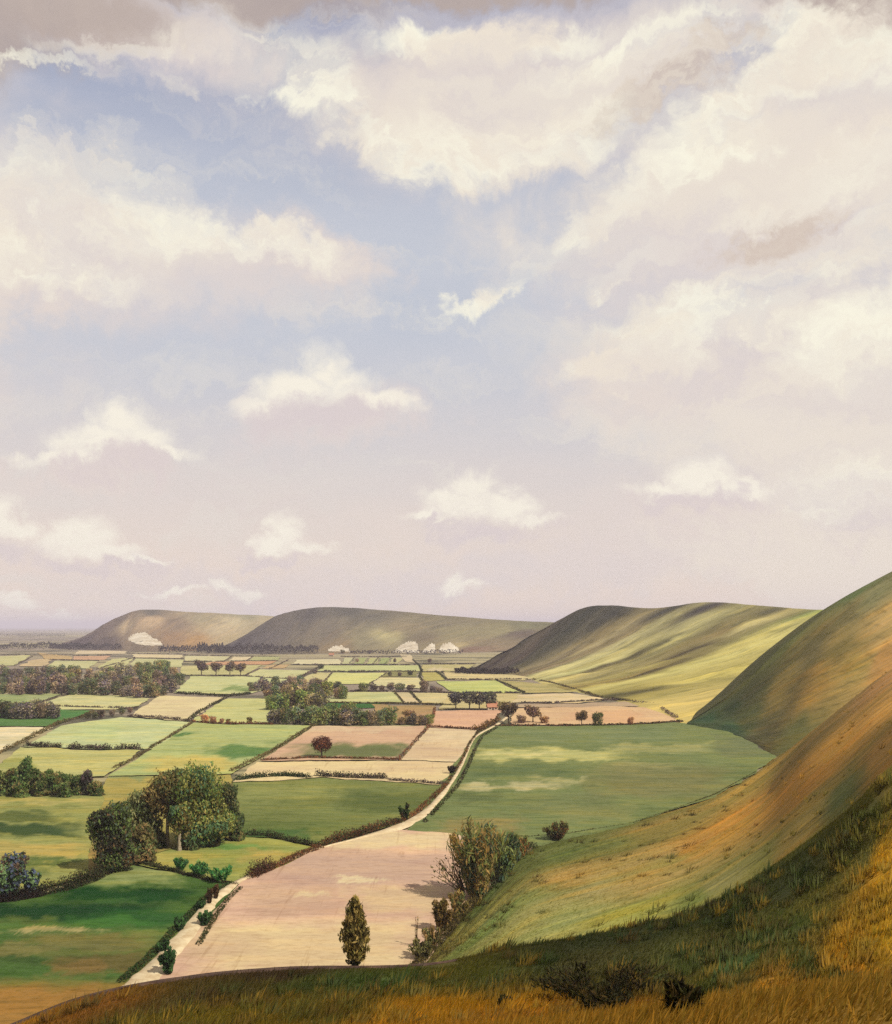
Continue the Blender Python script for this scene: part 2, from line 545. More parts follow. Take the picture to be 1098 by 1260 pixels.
# ------------------------------------------------------------------ ground and hills
def idw(U, ctrl_uv, ctrl_c, power=3.0):
    d = ((U[:, None, :] - ctrl_uv[None, :, :]) ** 2).sum(-1) + 1e-5
    wgt = d ** (-power / 2)
    return (wgt @ ctrl_c) / wgt.sum(1, keepdims=True)


BVH = {}


class Hill:
    pass


def make_hill(name, label, rows, nu, nv, mat, ctrl, amp, vis, streak, warp=0.05, asp=2.0, lift=1.0):
    """rows of matching 3-D points from the foot over the ridge to the back; vis = the visible span of v used to read the colour marks"""
    R = np.array(rows, float)
    nr = R.shape[0]
    us = np.linspace(0, 1, nu)
    lines = np.stack([catmull(R[i], us) for i in range(nr)])          # nr,nu,3
    vsn = np.linspace(0, 1, nv)
    V = np.stack([catmull(lines[:, j], vsn) for j in range(nu)], 1)   # nv,nu,3
    uu, vv = np.meshgrid(us, vsn)
    n = (fbm(uu * streak[0], vv * streak[1], 5, 4) - 0.5) + 0.5 * (fbm(V[..., 0] / 40, V[..., 1] / 40, 9, 3) - 0.5)
    env = np.clip((vv - vis[0]) / 0.06, 0, 1) * np.clip((vis[1] - vv) / 0.10 + 0.25, 0.25, 1)
    V[..., 2] += n * amp * env
    X = V[..., 0] / V[..., 1].clip(1) * F + CX
    Y = HY - (V[..., 2] - CH) / V[..., 1].clip(1) * F
    ok = ((vv >= vis[0]) & (vv <= vis[1]) & (V[..., 1] > 5)).ravel()
    XY = np.stack([X.ravel(), Y.ravel()], 1)
    UV = np.stack([uu.ravel(), vv.ravel()], 1)
    cu, ccol = [], []
    cand = np.where(ok)[0]
    for (px, py, c) in ctrl:
        k = cand[np.argmin(((XY[cand] - (px, py)) ** 2).sum(1))]
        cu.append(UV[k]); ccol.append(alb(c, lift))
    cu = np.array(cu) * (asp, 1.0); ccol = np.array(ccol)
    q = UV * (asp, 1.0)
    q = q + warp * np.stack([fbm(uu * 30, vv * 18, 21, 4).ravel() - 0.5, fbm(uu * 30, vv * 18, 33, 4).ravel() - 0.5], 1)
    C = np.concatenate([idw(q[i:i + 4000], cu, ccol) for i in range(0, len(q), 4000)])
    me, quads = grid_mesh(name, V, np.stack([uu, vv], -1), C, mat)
    o = link(name, me)
    tag(o, label, kind='structure')
    BVH[name] = BVHTree.FromPolygons([tuple(v) for v in V.reshape(-1, 3)], [tuple(f) for f in quads])
    h = Hill(); h.V = V; h.C = C.reshape(V.shape); h.o = o; h.uu = uu; h.vv = vv
    return h


def prof(foot, ridge, f, k):
    """a row between foot and ridge: fraction f of the way, height fraction k"""
    a = np.array(foot, float); b = np.array(ridge, float)
    m = a + (b - a) * f
    m[:, 2] = a[:, 2] + (b[:, 2] - a[:, 2]) * k
    return m


def extend(row, far, n=7):
    """carry a row on to a far point in steps that lengthen evenly, so that the spline through them stays smooth"""
    row = np.array(row, float); far = np.array(far, float)
    L = np.linalg.norm((far - row[-1])[:2]); d0 = np.linalg.norm((row[-1] - row[-2])[:2])
    lo, hi = 1.001, 12.0
    for _ in range(60):
        q = (lo + hi) / 2
        if d0 * sum(q ** (k + 1) for k in range(n)) < L:
            lo = q
        else:
            hi = q
    st = np.cumsum([d0 * q ** (k + 1) for k in range(n)]) / L
    d1 = (row[-1] - row[-2]) / max(d0, 1e-6)
    pts = []
    for t_ in st / st[-1]:
        straight = row[-1] + (far - row[-1]) * t_
        onward = row[-1] + d1 * L * t_
        pts.append(onward + (straight - onward) * min(1.0, (t_ * 2.5) ** 0.5))
    return np.vstack([row, pts])


def hill_rows(foot, ridge, back_d, drop):
    foot = np.array(foot, float); ridge = np.array(ridge, float)
    under = foot.copy(); under[:, 2] -= 4; under[:, 1] -= 1
    b1 = ridge.copy(); b1[:, 1] += back_d * 0.4; b1[:, 2] -= drop * 0.25
    b2 = ridge.copy(); b2[:, 1] += back_d; b2[:, 2] -= drop
    return [under, foot, prof(foot, ridge, 0.30, 0.20), prof(foot, ridge, 0.58, 0.50), prof(foot, ridge, 0.82, 0.82), ridge, b1, b2]


VIS = (1 / 7, 5 / 7)

# wide plain under everything
pv = np.array([[(x, y, -0.6) for x in np.linspace(-30000, 30000, 61)] for y in
               np.r_[np.linspace(-400, 4000, 45), np.geomspace(4500, 45000, 30)]])
pm, t, out = new_mat('plain_turf')
geo = t.new('ShaderNodeNewGeometry').outputs['Position']
big = t.noise(t.mapping(geo, scale=(0.0011, 0.0011, 1)), 1.0, 5.0, 0.6, 0.8)
mid = t.noise(t.mapping(geo, scale=(0.006, 0.010, 1)), 1.0, 5.0, 0.62, 0.5)
fin = t.noise(geo, 0.2, 4.0, 0.65)
c = t.mix(t.smooth(big, 0.40, 0.60), alb((158, 142, 122)), alb((186, 172, 126)))
c = t.mix(t.smooth(mid, 0.50, 0.60, 0, 0.8), c, alb((84, 84, 66)))
c = t.mix(t.smooth(fin, 0.5, 0.7, 0, 0.4), c, alb((130, 118, 72)))
principled(t, out, c, 0.95, fin, 0.3, 0.4, 0.05)
yy, xx = np.mgrid[0:pv.shape[0], 0:pv.shape[1]]
me, _ = grid_mesh('plain', pv, np.stack([xx / 60, yy / 60], -1), None, pm)
tag(link('plain', me), 'flat farmland plain running to the horizon', kind='structure')

# far left down
ridge = [P(62, 797, 2950), P(105, 783, 3100), P(150, 758, 3300), P(182, 750, 3400), P(230, 753, 3450), P(290, 756, 3450), P(345, 759, 3400), P(430, 768, 3300)]
foot = [G(62, 798), G(90, 799), G(130, 800.5), G(170, 801.5), G(220, 801), G(270, 800), G(330, 800), G(430, 799)]
H1 = make_hill('distant_hill', 'rounded brown hill with a chalk pit, furthest along the range', hill_rows(foot, ridge, 700, 110), 220, 90, M_TURF_FAR, [
    (100, 790, (98, 84, 84)), (130, 775, (116, 100, 90)), (150, 762, (112, 98, 86)), (185, 753, (112, 104, 90)), (185, 763, (196, 168, 130)), (155, 770, (184, 162, 128)),
    (220, 770, (146, 126, 102)), (240, 790, (196, 156, 98)), (270, 775, (206, 186, 144)), (250, 760, (168, 154, 120)), (290, 765, (202, 186, 146)), (300, 758, (164, 156, 122)),
    (330, 765, (184, 168, 132)), (130, 790, (98, 84, 78)), (215, 785, (156, 126, 92)), (180, 797, (128, 112, 90)), (290, 790, (190, 172, 128))], 16, VIS, (9, 2))

ridge = [P(265, 802, 2440), P(300, 783, 2600), P(340, 759, 2800), P(370, 750, 2950), P(410, 747, 3000), P(460, 750, 3000), P(540, 757, 2900), P(620, 763, 2800), P(690, 766, 2700), P(780, 770, 2600)]
foot = [G(265, 803), G(290, 804), G(325, 804.5), G(360, 804.5), G(400, 804), G(450, 804), G(500, 804), G(550, 803), G(600, 802), G(640, 801)]
H2 = make_hill('whaleback_hill', 'long dark backed hill with chalk pits along its foot', hill_rows(foot, ridge, 700, 100), 260, 90, M_TURF_FAR, [
    (290, 795, (88, 80, 80)), (330, 785, (104, 96, 90)), (340, 770, (98, 90, 80)), (380, 755, (92, 86, 78)), (430, 752, (94, 90, 78)), (400, 775, (122, 112, 94)),
    (450, 790, (146, 136, 102)), (500, 770, (146, 132, 100)), (540, 765, (134, 124, 94)), (480, 785, (190, 178, 126)), (520, 785, (132, 118, 88)), (560, 780, (150, 140, 100)),
    (600, 790, (144, 128, 96)), (620, 775, (156, 146, 104)), (650, 770, (132, 128, 94)), (580, 800, (140, 114, 92)), (420, 797, (146, 126, 92)), (640, 780, (108, 94, 78)),
    (460, 760, (112, 106, 88)), (560, 795, (176, 160, 116))], 14, VIS, (9, 2))

ridge = [P(572, 827, 1380), P(625, 800, 1480), P(668, 774, 1600), P(716, 749, 1700), P(752, 745, 1680), P(806, 748.5, 1620), P(870, 741, 1550), P(960, 747, 1350), P(1040, 751, 1230), P(1200, 752, 1080), P(1350, 745, 960)]
foot = [G(572, 828), G(580, 828.5), G(592, 829), G(606, 829.5), G(622, 830), G(636, 831), G(652, 834), G(676, 843), G(710, 850), G(768, 863), G(852, 892)]
H3 = make_hill('long_down', 'long rolling down, dark crest and pale sunlit streaks painted into its colour', hill_rows(foot, ridge, 500, 70), 300, 130, M_TURF_DOWN, [  # dark folds and flank, pale streaks: light and shade put into the turf colour
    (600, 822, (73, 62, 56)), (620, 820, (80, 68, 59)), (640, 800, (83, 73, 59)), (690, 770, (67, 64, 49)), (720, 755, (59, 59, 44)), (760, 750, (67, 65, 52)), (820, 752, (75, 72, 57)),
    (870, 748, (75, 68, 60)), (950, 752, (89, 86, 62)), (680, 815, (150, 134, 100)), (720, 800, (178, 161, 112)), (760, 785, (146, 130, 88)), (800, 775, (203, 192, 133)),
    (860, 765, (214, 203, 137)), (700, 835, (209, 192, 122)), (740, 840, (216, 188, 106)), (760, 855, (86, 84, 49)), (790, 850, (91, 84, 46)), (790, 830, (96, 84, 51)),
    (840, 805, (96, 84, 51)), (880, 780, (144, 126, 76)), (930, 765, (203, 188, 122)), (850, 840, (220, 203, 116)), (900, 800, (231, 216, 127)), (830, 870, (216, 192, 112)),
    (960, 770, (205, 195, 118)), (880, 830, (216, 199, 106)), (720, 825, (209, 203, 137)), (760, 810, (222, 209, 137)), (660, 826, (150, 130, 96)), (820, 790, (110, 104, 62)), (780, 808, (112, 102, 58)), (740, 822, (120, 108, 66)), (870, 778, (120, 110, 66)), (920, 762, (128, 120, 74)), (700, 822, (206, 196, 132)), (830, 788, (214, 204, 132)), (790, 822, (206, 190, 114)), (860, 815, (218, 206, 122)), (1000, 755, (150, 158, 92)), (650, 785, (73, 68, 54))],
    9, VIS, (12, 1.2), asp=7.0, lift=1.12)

ridge = [P(846, 891, 646), P(880, 866, 652), P(910, 842, 655), P(960, 796, 662), P(1010, 757, 675), P(1050, 731, 688), P(1098, 705, 700), P(1180, 665, 720), P(1320, 610, 740), (720, 800, 196), (1300, 860, 210)]
foot = [G(846, 892), G(870, 895), G(890, 899), G(915, 908), G(935, 917), G(955, 929), G(1010, 934), G(1080, 925), G(1200, 915), (620, 470, 60), (1300, 420, 90)]
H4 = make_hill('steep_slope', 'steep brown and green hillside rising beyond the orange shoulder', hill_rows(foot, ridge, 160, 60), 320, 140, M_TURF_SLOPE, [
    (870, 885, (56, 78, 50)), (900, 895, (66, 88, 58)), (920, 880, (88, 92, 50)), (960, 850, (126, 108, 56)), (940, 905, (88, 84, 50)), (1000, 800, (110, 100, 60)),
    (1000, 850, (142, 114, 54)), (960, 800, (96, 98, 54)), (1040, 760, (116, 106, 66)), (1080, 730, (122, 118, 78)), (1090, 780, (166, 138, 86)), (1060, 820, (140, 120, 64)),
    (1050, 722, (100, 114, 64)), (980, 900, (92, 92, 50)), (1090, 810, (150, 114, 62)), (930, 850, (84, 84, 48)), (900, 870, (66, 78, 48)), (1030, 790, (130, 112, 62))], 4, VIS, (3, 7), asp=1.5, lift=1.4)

brow = [G(505, 1200), G(545, 1160), G(590, 1106), G(650, 1046), G(720, 1026), G(800, 1006), G(880, 980), G(948, 938), P(1000, 900, 490), P(1050, 860, 515), P(1098, 825, 540), P(1200, 768, 580), P(1320, 728, 620)]
near = [P(495, 1220, 158), P(545, 1216, 160), P(600, 1208, 163), P(660, 1198, 162), P(720, 1184, 158), P(790, 1168, 152), P(850, 1152, 148), P(920, 1122, 140), P(980, 1086, 135), P(1040, 1042, 130), P(1098, 992, 126), P(1200, 905, 118), P(1320, 815, 110)]
b = extend(brow, (1300, 620, 130)); n_ = extend(near, (1300, 60, 88))
back = b.copy(); back[:, 1] += np.r_[np.full(8, 4.0), np.full(12, 60.0)]; back[:, 2] -= np.r_[np.full(8, 4.0), np.full(12, 40.0)]
low = n_.copy(); low[:, 1] -= 25; low[:, 2] -= np.linspace(1, 6, 20)
m1 = n_ + (b - n_) * 0.33; m2 = n_ + (b - n_) * 0.66
for k in range(8):
    m1[k, 2] -= 0.10 * (n_[k, 2]); m2[k, 2] -= 0.12 * (n_[k, 2])
for k in range(8, 20):
    m2[k, 2] += 2.0
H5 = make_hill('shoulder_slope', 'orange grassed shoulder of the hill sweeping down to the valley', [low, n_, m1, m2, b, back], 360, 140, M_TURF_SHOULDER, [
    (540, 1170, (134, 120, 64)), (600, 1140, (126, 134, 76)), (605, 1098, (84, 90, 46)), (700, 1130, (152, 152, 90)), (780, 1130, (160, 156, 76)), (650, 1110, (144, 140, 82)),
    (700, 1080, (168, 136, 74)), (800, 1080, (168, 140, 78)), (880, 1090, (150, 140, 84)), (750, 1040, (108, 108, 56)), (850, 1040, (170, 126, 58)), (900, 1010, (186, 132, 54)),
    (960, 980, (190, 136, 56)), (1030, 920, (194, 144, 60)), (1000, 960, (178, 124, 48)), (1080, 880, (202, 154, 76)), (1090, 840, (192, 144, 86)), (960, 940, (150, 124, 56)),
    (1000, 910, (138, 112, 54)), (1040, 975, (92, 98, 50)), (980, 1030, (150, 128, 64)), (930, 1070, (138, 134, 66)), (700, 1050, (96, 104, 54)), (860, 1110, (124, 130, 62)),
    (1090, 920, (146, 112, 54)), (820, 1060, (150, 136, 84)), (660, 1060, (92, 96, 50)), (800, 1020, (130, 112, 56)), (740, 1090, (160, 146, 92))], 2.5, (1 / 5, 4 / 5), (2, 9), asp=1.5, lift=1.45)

cols = [-300, 0, 150, 330, 520, 640, 830, 930, 1040, 1098, 1200, 1350]
cy = [1400, 1268, 1216, 1193, 1187, 1166, 1129, 1081, 1001, 946, 892, 846]
cd = [70, 85, 92, 98, 105, 108, 110, 108, 102, 98, 92, 85]
my = [1440, 1300, 1250, 1228, 1222, 1209, 1184, 1150, 1100, 1066, 1015, 975]
md = [54, 62, 64, 64, 64, 65, 66, 66, 64, 62, 58, 52]
ny = [1500, 1345, 1302, 1278, 1270, 1264, 1252, 1236, 1215, 1200, 1170, 1120]
crest = np.array([P(a, b_, d) for a, b_, d in zip(cols, cy, cd)])
midr = np.array([P(a, b_, d) for a, b_, d in zip(cols, my, md)])
nearr = np.array([P(a, b_, 33) for a, b_ in zip(cols, ny)])
crest = extend(crest, (1300, 70, 96)); midr = extend(midr, (1300, 40, 98)); nearr = extend(nearr, (1300, 20, 100))
sx = extend(np.stack([np.linspace(-42, 48, 12), np.zeros(12), np.zeros(12)], 1), (1300, 0, 0))[:, 0]
sz = np.where(sx > 48, 48 * 0.16 + (sx - 48) * 0.025, np.where(sx > 0, 0.16, 0.22) * sx)
stand = np.stack([sx, np.full(19, 3.0), CH - 3.2 + sz], 1)
behind = np.stack([np.where(sx > 48, sx, sx * 1.6), np.full(19, -60.0), CH + 6 + sz], 1)
bk1 = crest.copy(); bk1[:, 1] += 24; bk1[:, 0] *= 1 + 24 / crest[:, 1]; bk1[:, 2] -= 12.5
bk2 = crest.copy(); bk2[:, 1] += 64; bk2[:, 0] *= 1 + 64 / crest[:, 1]; bk2[:, 2] = -4
bk1[12:] = crest[12:] + (0, 24, -6); bk2[12:] = crest[12:] + (0, 64, -30)
H6 = make_hill('foreground_hillside', 'dark rough hillside dropping away below the viewpoint', [behind, stand, nearr, midr, crest, bk1, bk2], 480, 230, M_TURF_NEAR, [  # dark greens below the crest put the knoll's shading into the colour
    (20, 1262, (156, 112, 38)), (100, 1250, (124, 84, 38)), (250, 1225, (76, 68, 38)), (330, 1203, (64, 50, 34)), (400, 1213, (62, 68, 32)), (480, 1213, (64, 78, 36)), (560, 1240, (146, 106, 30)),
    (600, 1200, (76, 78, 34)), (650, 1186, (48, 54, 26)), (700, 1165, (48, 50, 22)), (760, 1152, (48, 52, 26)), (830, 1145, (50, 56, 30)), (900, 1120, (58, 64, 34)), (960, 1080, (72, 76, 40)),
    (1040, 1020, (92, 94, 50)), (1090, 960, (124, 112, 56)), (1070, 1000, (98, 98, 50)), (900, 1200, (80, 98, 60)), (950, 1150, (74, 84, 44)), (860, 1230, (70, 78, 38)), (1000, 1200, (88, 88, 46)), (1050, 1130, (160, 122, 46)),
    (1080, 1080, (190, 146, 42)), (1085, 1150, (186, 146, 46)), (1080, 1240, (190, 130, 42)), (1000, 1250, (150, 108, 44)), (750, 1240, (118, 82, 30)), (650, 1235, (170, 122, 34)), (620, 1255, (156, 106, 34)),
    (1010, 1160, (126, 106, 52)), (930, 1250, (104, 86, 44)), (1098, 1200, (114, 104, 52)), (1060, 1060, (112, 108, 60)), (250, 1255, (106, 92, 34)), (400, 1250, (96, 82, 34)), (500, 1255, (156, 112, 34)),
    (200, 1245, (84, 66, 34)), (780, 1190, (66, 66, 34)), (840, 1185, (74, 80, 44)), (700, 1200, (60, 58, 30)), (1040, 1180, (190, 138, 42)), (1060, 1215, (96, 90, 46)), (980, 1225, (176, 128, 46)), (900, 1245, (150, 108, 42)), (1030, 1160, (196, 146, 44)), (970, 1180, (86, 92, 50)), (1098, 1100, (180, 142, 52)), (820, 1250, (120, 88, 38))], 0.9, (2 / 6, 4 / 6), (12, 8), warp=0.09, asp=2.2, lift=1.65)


def ray(px, py, names=None):
    """where the line of sight through (px, py) meets the land"""
    o = Vector((0, 0, CH))
    d = Vector(((px - CX) / F, 1.0, (HY - py) / F)).normalized()
    best, bd = None, 1e9
    for nme, tr in BVH.items():
        if names and nme not in names:
            continue
        h = tr.ray_cast(o, d)
        if h[0] is not None and h[3] < bd:
            best, bd = h[0], h[3]
    if py > HY + 2 and not names:
        g = Vector(G(px, py))
        if (g - o).length < bd:
            best = g
    return best


def drop(x, y, names):
    for nme in names:
        h = BVH[nme].ray_cast(Vector((x, y, 900)), Vector((0, 0, -1)))
        if h[0] is not None:
            return h[0].z
    return 0.0


# ------------------------------------------------------------------ fields
NF = [0]


def field(label, top, bot, c, bands=(), soil=False, n=None, var=0.10):
    """a field between its far edge and its near edge (photo pixels carried down onto the plain)"""
    NF[0] += 1
    T = np.array([G(*p)[:2] for p in top]); B = np.array([G(*p)[:2] for p in bot])
    span = max(abs(top[-1][0] - top[0][0]), abs(bot[-1][0] - bot[0][0]))
    hh = max(4, max(p[1] for p in bot) - min(p[1] for p in top))
    nu = n or int(np.clip(span / 3, 8, 140)); nv = int(np.clip(hh / 1.5, 6, 90))
    us = np.linspace(0, 1, nu); vsn = np.linspace(0, 1, nv)
    t_ = linres(T, us); b_ = linres(B, us)
    # rows evenly spread in slope of sight so that near rows are not starved
    V = np.zeros((nv, nu, 3))
    for i, v in enumerate(vsn):
        V[i, :, :2] = b_ + (t_ - b_) * (v ** 1.4)
    uu, vv = np.meshgrid(us, vsn)
    jx = (fbm(V[..., 0] / 14, V[..., 1] / 22, 51, 4) - 0.5); jy = (fbm(V[..., 0] / 14, V[..., 1] / 22, 87, 4) - 0.5)
    sc_ = np.clip(V[..., 1] / 300, 0.6, 4)
    V[..., 0] += jx * 2.6 * sc_; V[..., 1] += jy * 7.0 * sc_
    V[..., 2] = 0.06 * (NF[0] % 5) + 0.25 * (fbm(V[..., 0] / 30, V[..., 1] / 30, 3, 3) - 0.5)
    def tone(q):
        q = np.array(alb(q)); g_ = q.mean()
        q = g_ + (q - g_) * (0.94 if soil else 0.90)
        return q * ((1.0, 1.0, 1.0) if soil else (1.02, 0.99, 1.02))
    base = tone(c)
    C = np.tile(base, (nv, nu, 1))
    nz = fbm(uu * 5 + NF[0] * 3.1, vv * 9, NF[0], 4)
    C *= (1 + var * 2 * (nz - 0.5))[..., None]
    ys = HY + CH * F / V[..., 1]; xs = V[..., 0] / V[..., 1] * F + CX
    wx = (fbm(xs / 14, ys / 5, 40 + NF[0], 4) - 0.5); wy = (fbm(xs / 22, ys / 6, 70 + NF[0], 4) - 0.5)
    for (x0, x1, y0, y1, bc, st) in bands:  # dark green bands are cloud shadow painted into the field colour
        cxm, cym = (x0 + x1) / 2, (y0 + y1) / 2
        dd = np.maximum(np.abs(xs + wx * 50 - cxm) / ((x1 - x0) / 2), np.abs(ys + wy * 16 - cym) / ((y1 - y0) / 2))
        k = np.clip((1.15 - dd) / 0.5, 0, 1)[..., None] * st
        C = C * (1 - k) + tone(bc) * k
    me, _ = grid_mesh('field', V, np.stack([uu, vv], -1), C, M_SOIL if soil else M_FIELD)
    tag(link('field', me), label, kind='structure')


GRN, YEL, CRM, PNK, PAL = (168, 178, 112), (208, 206, 140), (230, 214, 166), (222, 184, 146), (208, 208, 146)
# far fields under the hills
field('thin pale strip under the wooded foot of the furthest hill', [(95, 800.5), (158, 800.5)], [(93, 805), (152, 804.5)], (226, 208, 168))
field('small yellow far field at the edge of the view', [(-30, 809), (38, 806)], [(-30, 819), (18, 819)], YEL)
field('small straw field beside the far yellow field', [(40, 812), (64, 810)], [(22, 820), (58, 820)], (214, 190, 140))
field('far tawny field below the wooded hill foot', [(45, 803), (88, 808)], [(58, 811), (88, 811.5)], (206, 176, 116))
field('long pale far field before the large wood', [(66, 813), (122, 813.5)], [(58, 821), (110, 823)], PAL)
field('far pinkish strip field', [(90, 807.5), (137, 807)], [(90, 812), (128, 812)], (212, 170, 130))
field('far yellow green field with diagonal hedge', [(138, 811), (166, 809)], [(118, 823), (153, 822)], YEL)
field('far pale field at the corner of the large wood', [(169, 810), (226, 812)], [(156, 821), (222, 821)], PAL)
field('far cream strip under the chalk pit', [(163, 805), (226, 806)], [(163, 809), (222, 810)], CRM)
field('far cream field below the whaleback hill', [(229, 807), (283, 808)], [(226, 814), (274, 814)], (220, 214, 160))
field('small pale far field', [(287, 808.5), (309, 808)], [(279, 814), (302, 813.5)], CRM)
field('small far green field', [(313, 808), (346, 808)], [(305, 814), (341, 813)], (186, 188, 124))
field('orange pink strip field beyond the row of four trees', [(262, 814.5), (341, 813.5)], [(243, 818), (330, 818)], (214, 164, 116))
field('yellow field behind the row of four trees', [(222, 820), (322, 818.5)], [(224, 831), (301, 831.5)], (206, 200, 132))
field('far tan field beside the hedge junction', [(336, 817.5), (358, 817.5)], [(322, 822.5), (350, 822.5)], (206, 176, 122))
field('pale green field above the middle wood', [(320, 823.5), (384, 825)], [(302, 832), (362, 836)], (212, 212, 148))
field('far cream strip field', [(365, 812), (418, 811)], [(360, 817.5), (419, 817.5)], (228, 220, 172))
for i, x in enumerate((421, 437, 452, 466, 480)):
    field('narrow striped far plot, number %s from the west' % ('one', 'two', 'three', 'four', 'five')[i], [(x + 4, 809.5), (x + 16, 809.5)], [(x - 1, 817), (x + 10, 817)], ((206, 206, 150), (176, 184, 112), (196, 198, 128), (168, 180, 108), (204, 200, 136))[i])
field('pale far plot beside the winding lane', [(492, 805.5), (506, 806)], [(498, 814), (513, 816)], (222, 204, 160))
field('long yellow green strip field', [(398, 819), (515, 819)], [(390, 826), (516, 826)], (206, 212, 138))
field('pale yellow field above the middle wood', [(388, 827), (409, 828)], [(364, 838), (397, 841)], (216, 206, 140))
field('bright yellow field above the middle wood', [(411, 828), (476, 828)], [(398, 841), (456, 842)], (222, 222, 132))
field('olive rough field with bushes', [(478, 826.5), (513, 826.5)], [(468, 833), (513, 833)], (150, 146, 84))
field('cream field west of the winding lane', [(469, 834), (519, 834)], [(455, 844), (518, 847)], (224, 216, 156))
field('far yellow fields east of the lane', [(519, 818), (585, 818)], [(521, 827), (572, 826)], (200, 190, 122), [(520, 560, 820, 823, (226, 210, 170), 0.8)])
field('tiny yellow field with a diagonal hedge', [(520, 828), (541, 827)], [(522, 838), (549, 837)], (196, 186, 96))
field('far cream strip below the dark foot of the long down', [(545, 827), (612, 829.5), (676, 829)], [(552, 836), (645, 837)], (220, 204, 142))
field('bright green yellow field before the long down', [(538, 838.5), (610, 837.5)], [(553, 852), (642, 853)], (204, 212, 118))
field('olive triangle field under the long down', [(613, 837), (662, 841)], [(645, 853), (708, 852)], (190, 178, 108))
# middle ground
field('pale green field beyond the middle wood', [(425, 852), (485, 852)], [(392, 864), (496, 865)], (208, 210, 140))
field('narrow pinkish plot between two thin hedges', [(487, 852), (504, 852.5)], [(498, 865), (517, 865)], (226, 206, 154))
field('pale field behind the lane tree', [(506, 852.5), (554, 853)], [(519, 865), (560, 867)], (220, 206, 144))
field('dark green strip on the edge of the middle wood', [(392, 865), (468, 866)], [(385, 871), (462, 871)], (64, 120, 50))
field('ochre brown field with a small tree', [(456, 867), (535, 869)], [(480, 891), (529, 892)], (186, 154, 96), [(500, 535, 876, 890, (206, 160, 120), 0.7)])
field('yellow field behind the four dark trees', [(553, 854), (642, 854)], [(538, 873), (622, 872)], (212, 196, 132))
field('square peach ploughed field beside the lane', [(535, 875), (618, 873)], [(527, 895), (598, 898)], (230, 182, 142), soil=True)
field('cream field sweeping to the foot of the down', [(640, 855), (700, 853), (737, 858)], [(622, 865), (700, 865), (745, 862)], (232, 210, 158))
field('mauve strip of bare ground under the down', [(640, 866.5), (700, 866), (790, 863)], [(630, 871), (700, 870), (800, 869)], (196, 170, 132), soil=True)
field('peach stubble field with three round trees', [(632, 872), (750, 869), (800, 871), (832, 884)], [(628, 892), (745, 893), (836, 888)], (230, 192, 140), [(700, 800, 876, 890, (232, 178, 126), 0.6)], soil=True)
field('green field beyond the small dark wood', [(-30, 855), (76, 853.5)], [(-30, 869), (36, 868)], (176, 186, 122), [(-30, 30, 856, 868, (150, 170, 104), 0.7)])
field('long pale field below the large wood', [(88, 853.5), (110, 854), (186, 859)], [(38, 869), (75, 873), (140, 873), (168, 869)], (214, 212, 146))
field('dark green meadow in front of the small wood', [(-30, 872), (70, 873), (113, 875)], [(-30, 894), (66, 893)], (96, 138, 66), [(60, 112, 872, 884, (78, 138, 62), 0.8)])
field('pale green field above the middle wood with shade painted along its edge', [(234, 832), (300, 832.5), (358, 835)], [(217, 852), (255, 854), (312, 853)], (210, 214, 146), [(270, 312, 845, 852, (118, 150, 70), 0.8)])  # the darker band paints shade onto the near edge
field('cream field combed with faint plough lines', [(197, 856), (278, 858.5)], [(160, 881), (229, 888)], (232, 214, 158), soil=True)
field('yellow green field beside the combed field', [(281, 859), (348, 861)], [(236, 887), (262, 890), (335, 891)], (208, 210, 132))
field('white cream field against the diagonal hedge', [(-40, 895.5), (67, 894)], [(-40, 942), (0, 926)], (240, 226, 178))
field('broad pale green meadow', [(75, 893), (150, 882), (236, 889)], [(30, 918), (110, 921), (190, 922)], (204, 214, 148), [(90, 150, 890, 912, (196, 212, 140), 0.7)])
field('yellow meadow below the scrubby hedge', [(28, 919), (110, 923), (174, 923)], [(-30, 962), (128, 956)], (198, 196, 116), [(-20, 40, 932, 950, (150, 160, 72), 0.7)])
field('green meadow with dark green cloud-shadow bands painted in', [(239, 890), (300, 892), (386, 893)], [(132, 956), (284, 953)], (184, 196, 118), [(185, 250, 901, 905, (48, 120, 52), 0.85), (258, 345, 917, 930, (70, 126, 54), 0.85), (180, 290, 932, 948, (214, 192, 88), 0.75)])
field('pink and green field with a lone round tree', [(386, 894), (526, 894)], [(322, 936), (494, 935)], (222, 182, 142), [(350, 510, 893, 901, (232, 206, 160), 0.7), (360, 520, 915, 935, (96, 116, 58), 0.9)], soil=True)
field('cream field along the white lane', [(527, 896), (586, 898)], [(492, 935), (573, 938)], (232, 208, 160), [(500, 575, 912, 936, (214, 180, 138), 0.6)], soil=True)
field('long cream stubble field curving to the lane', [(318, 937), (492, 936), (573, 939)], [(284, 963), (400, 957), (480, 961), (554, 967)], (236, 212, 154), [(470, 560, 936, 950, (222, 190, 146), 0.5)], soil=True)
field('deep green field below the cream stubble', [(284, 964), (400, 958), (480, 962), (552, 968)], [(278, 1032), (330, 1030), (392, 1042), (497, 1012)], (130, 140, 70), [(290, 420, 962, 985, (158, 162, 82), 0.7), (420, 540, 975, 1000, (86, 104, 46), 0.7), (280, 420, 1010, 1030, (110, 128, 58), 0.6), (300, 380, 1020, 1036, (60, 106, 44), 0.7)])
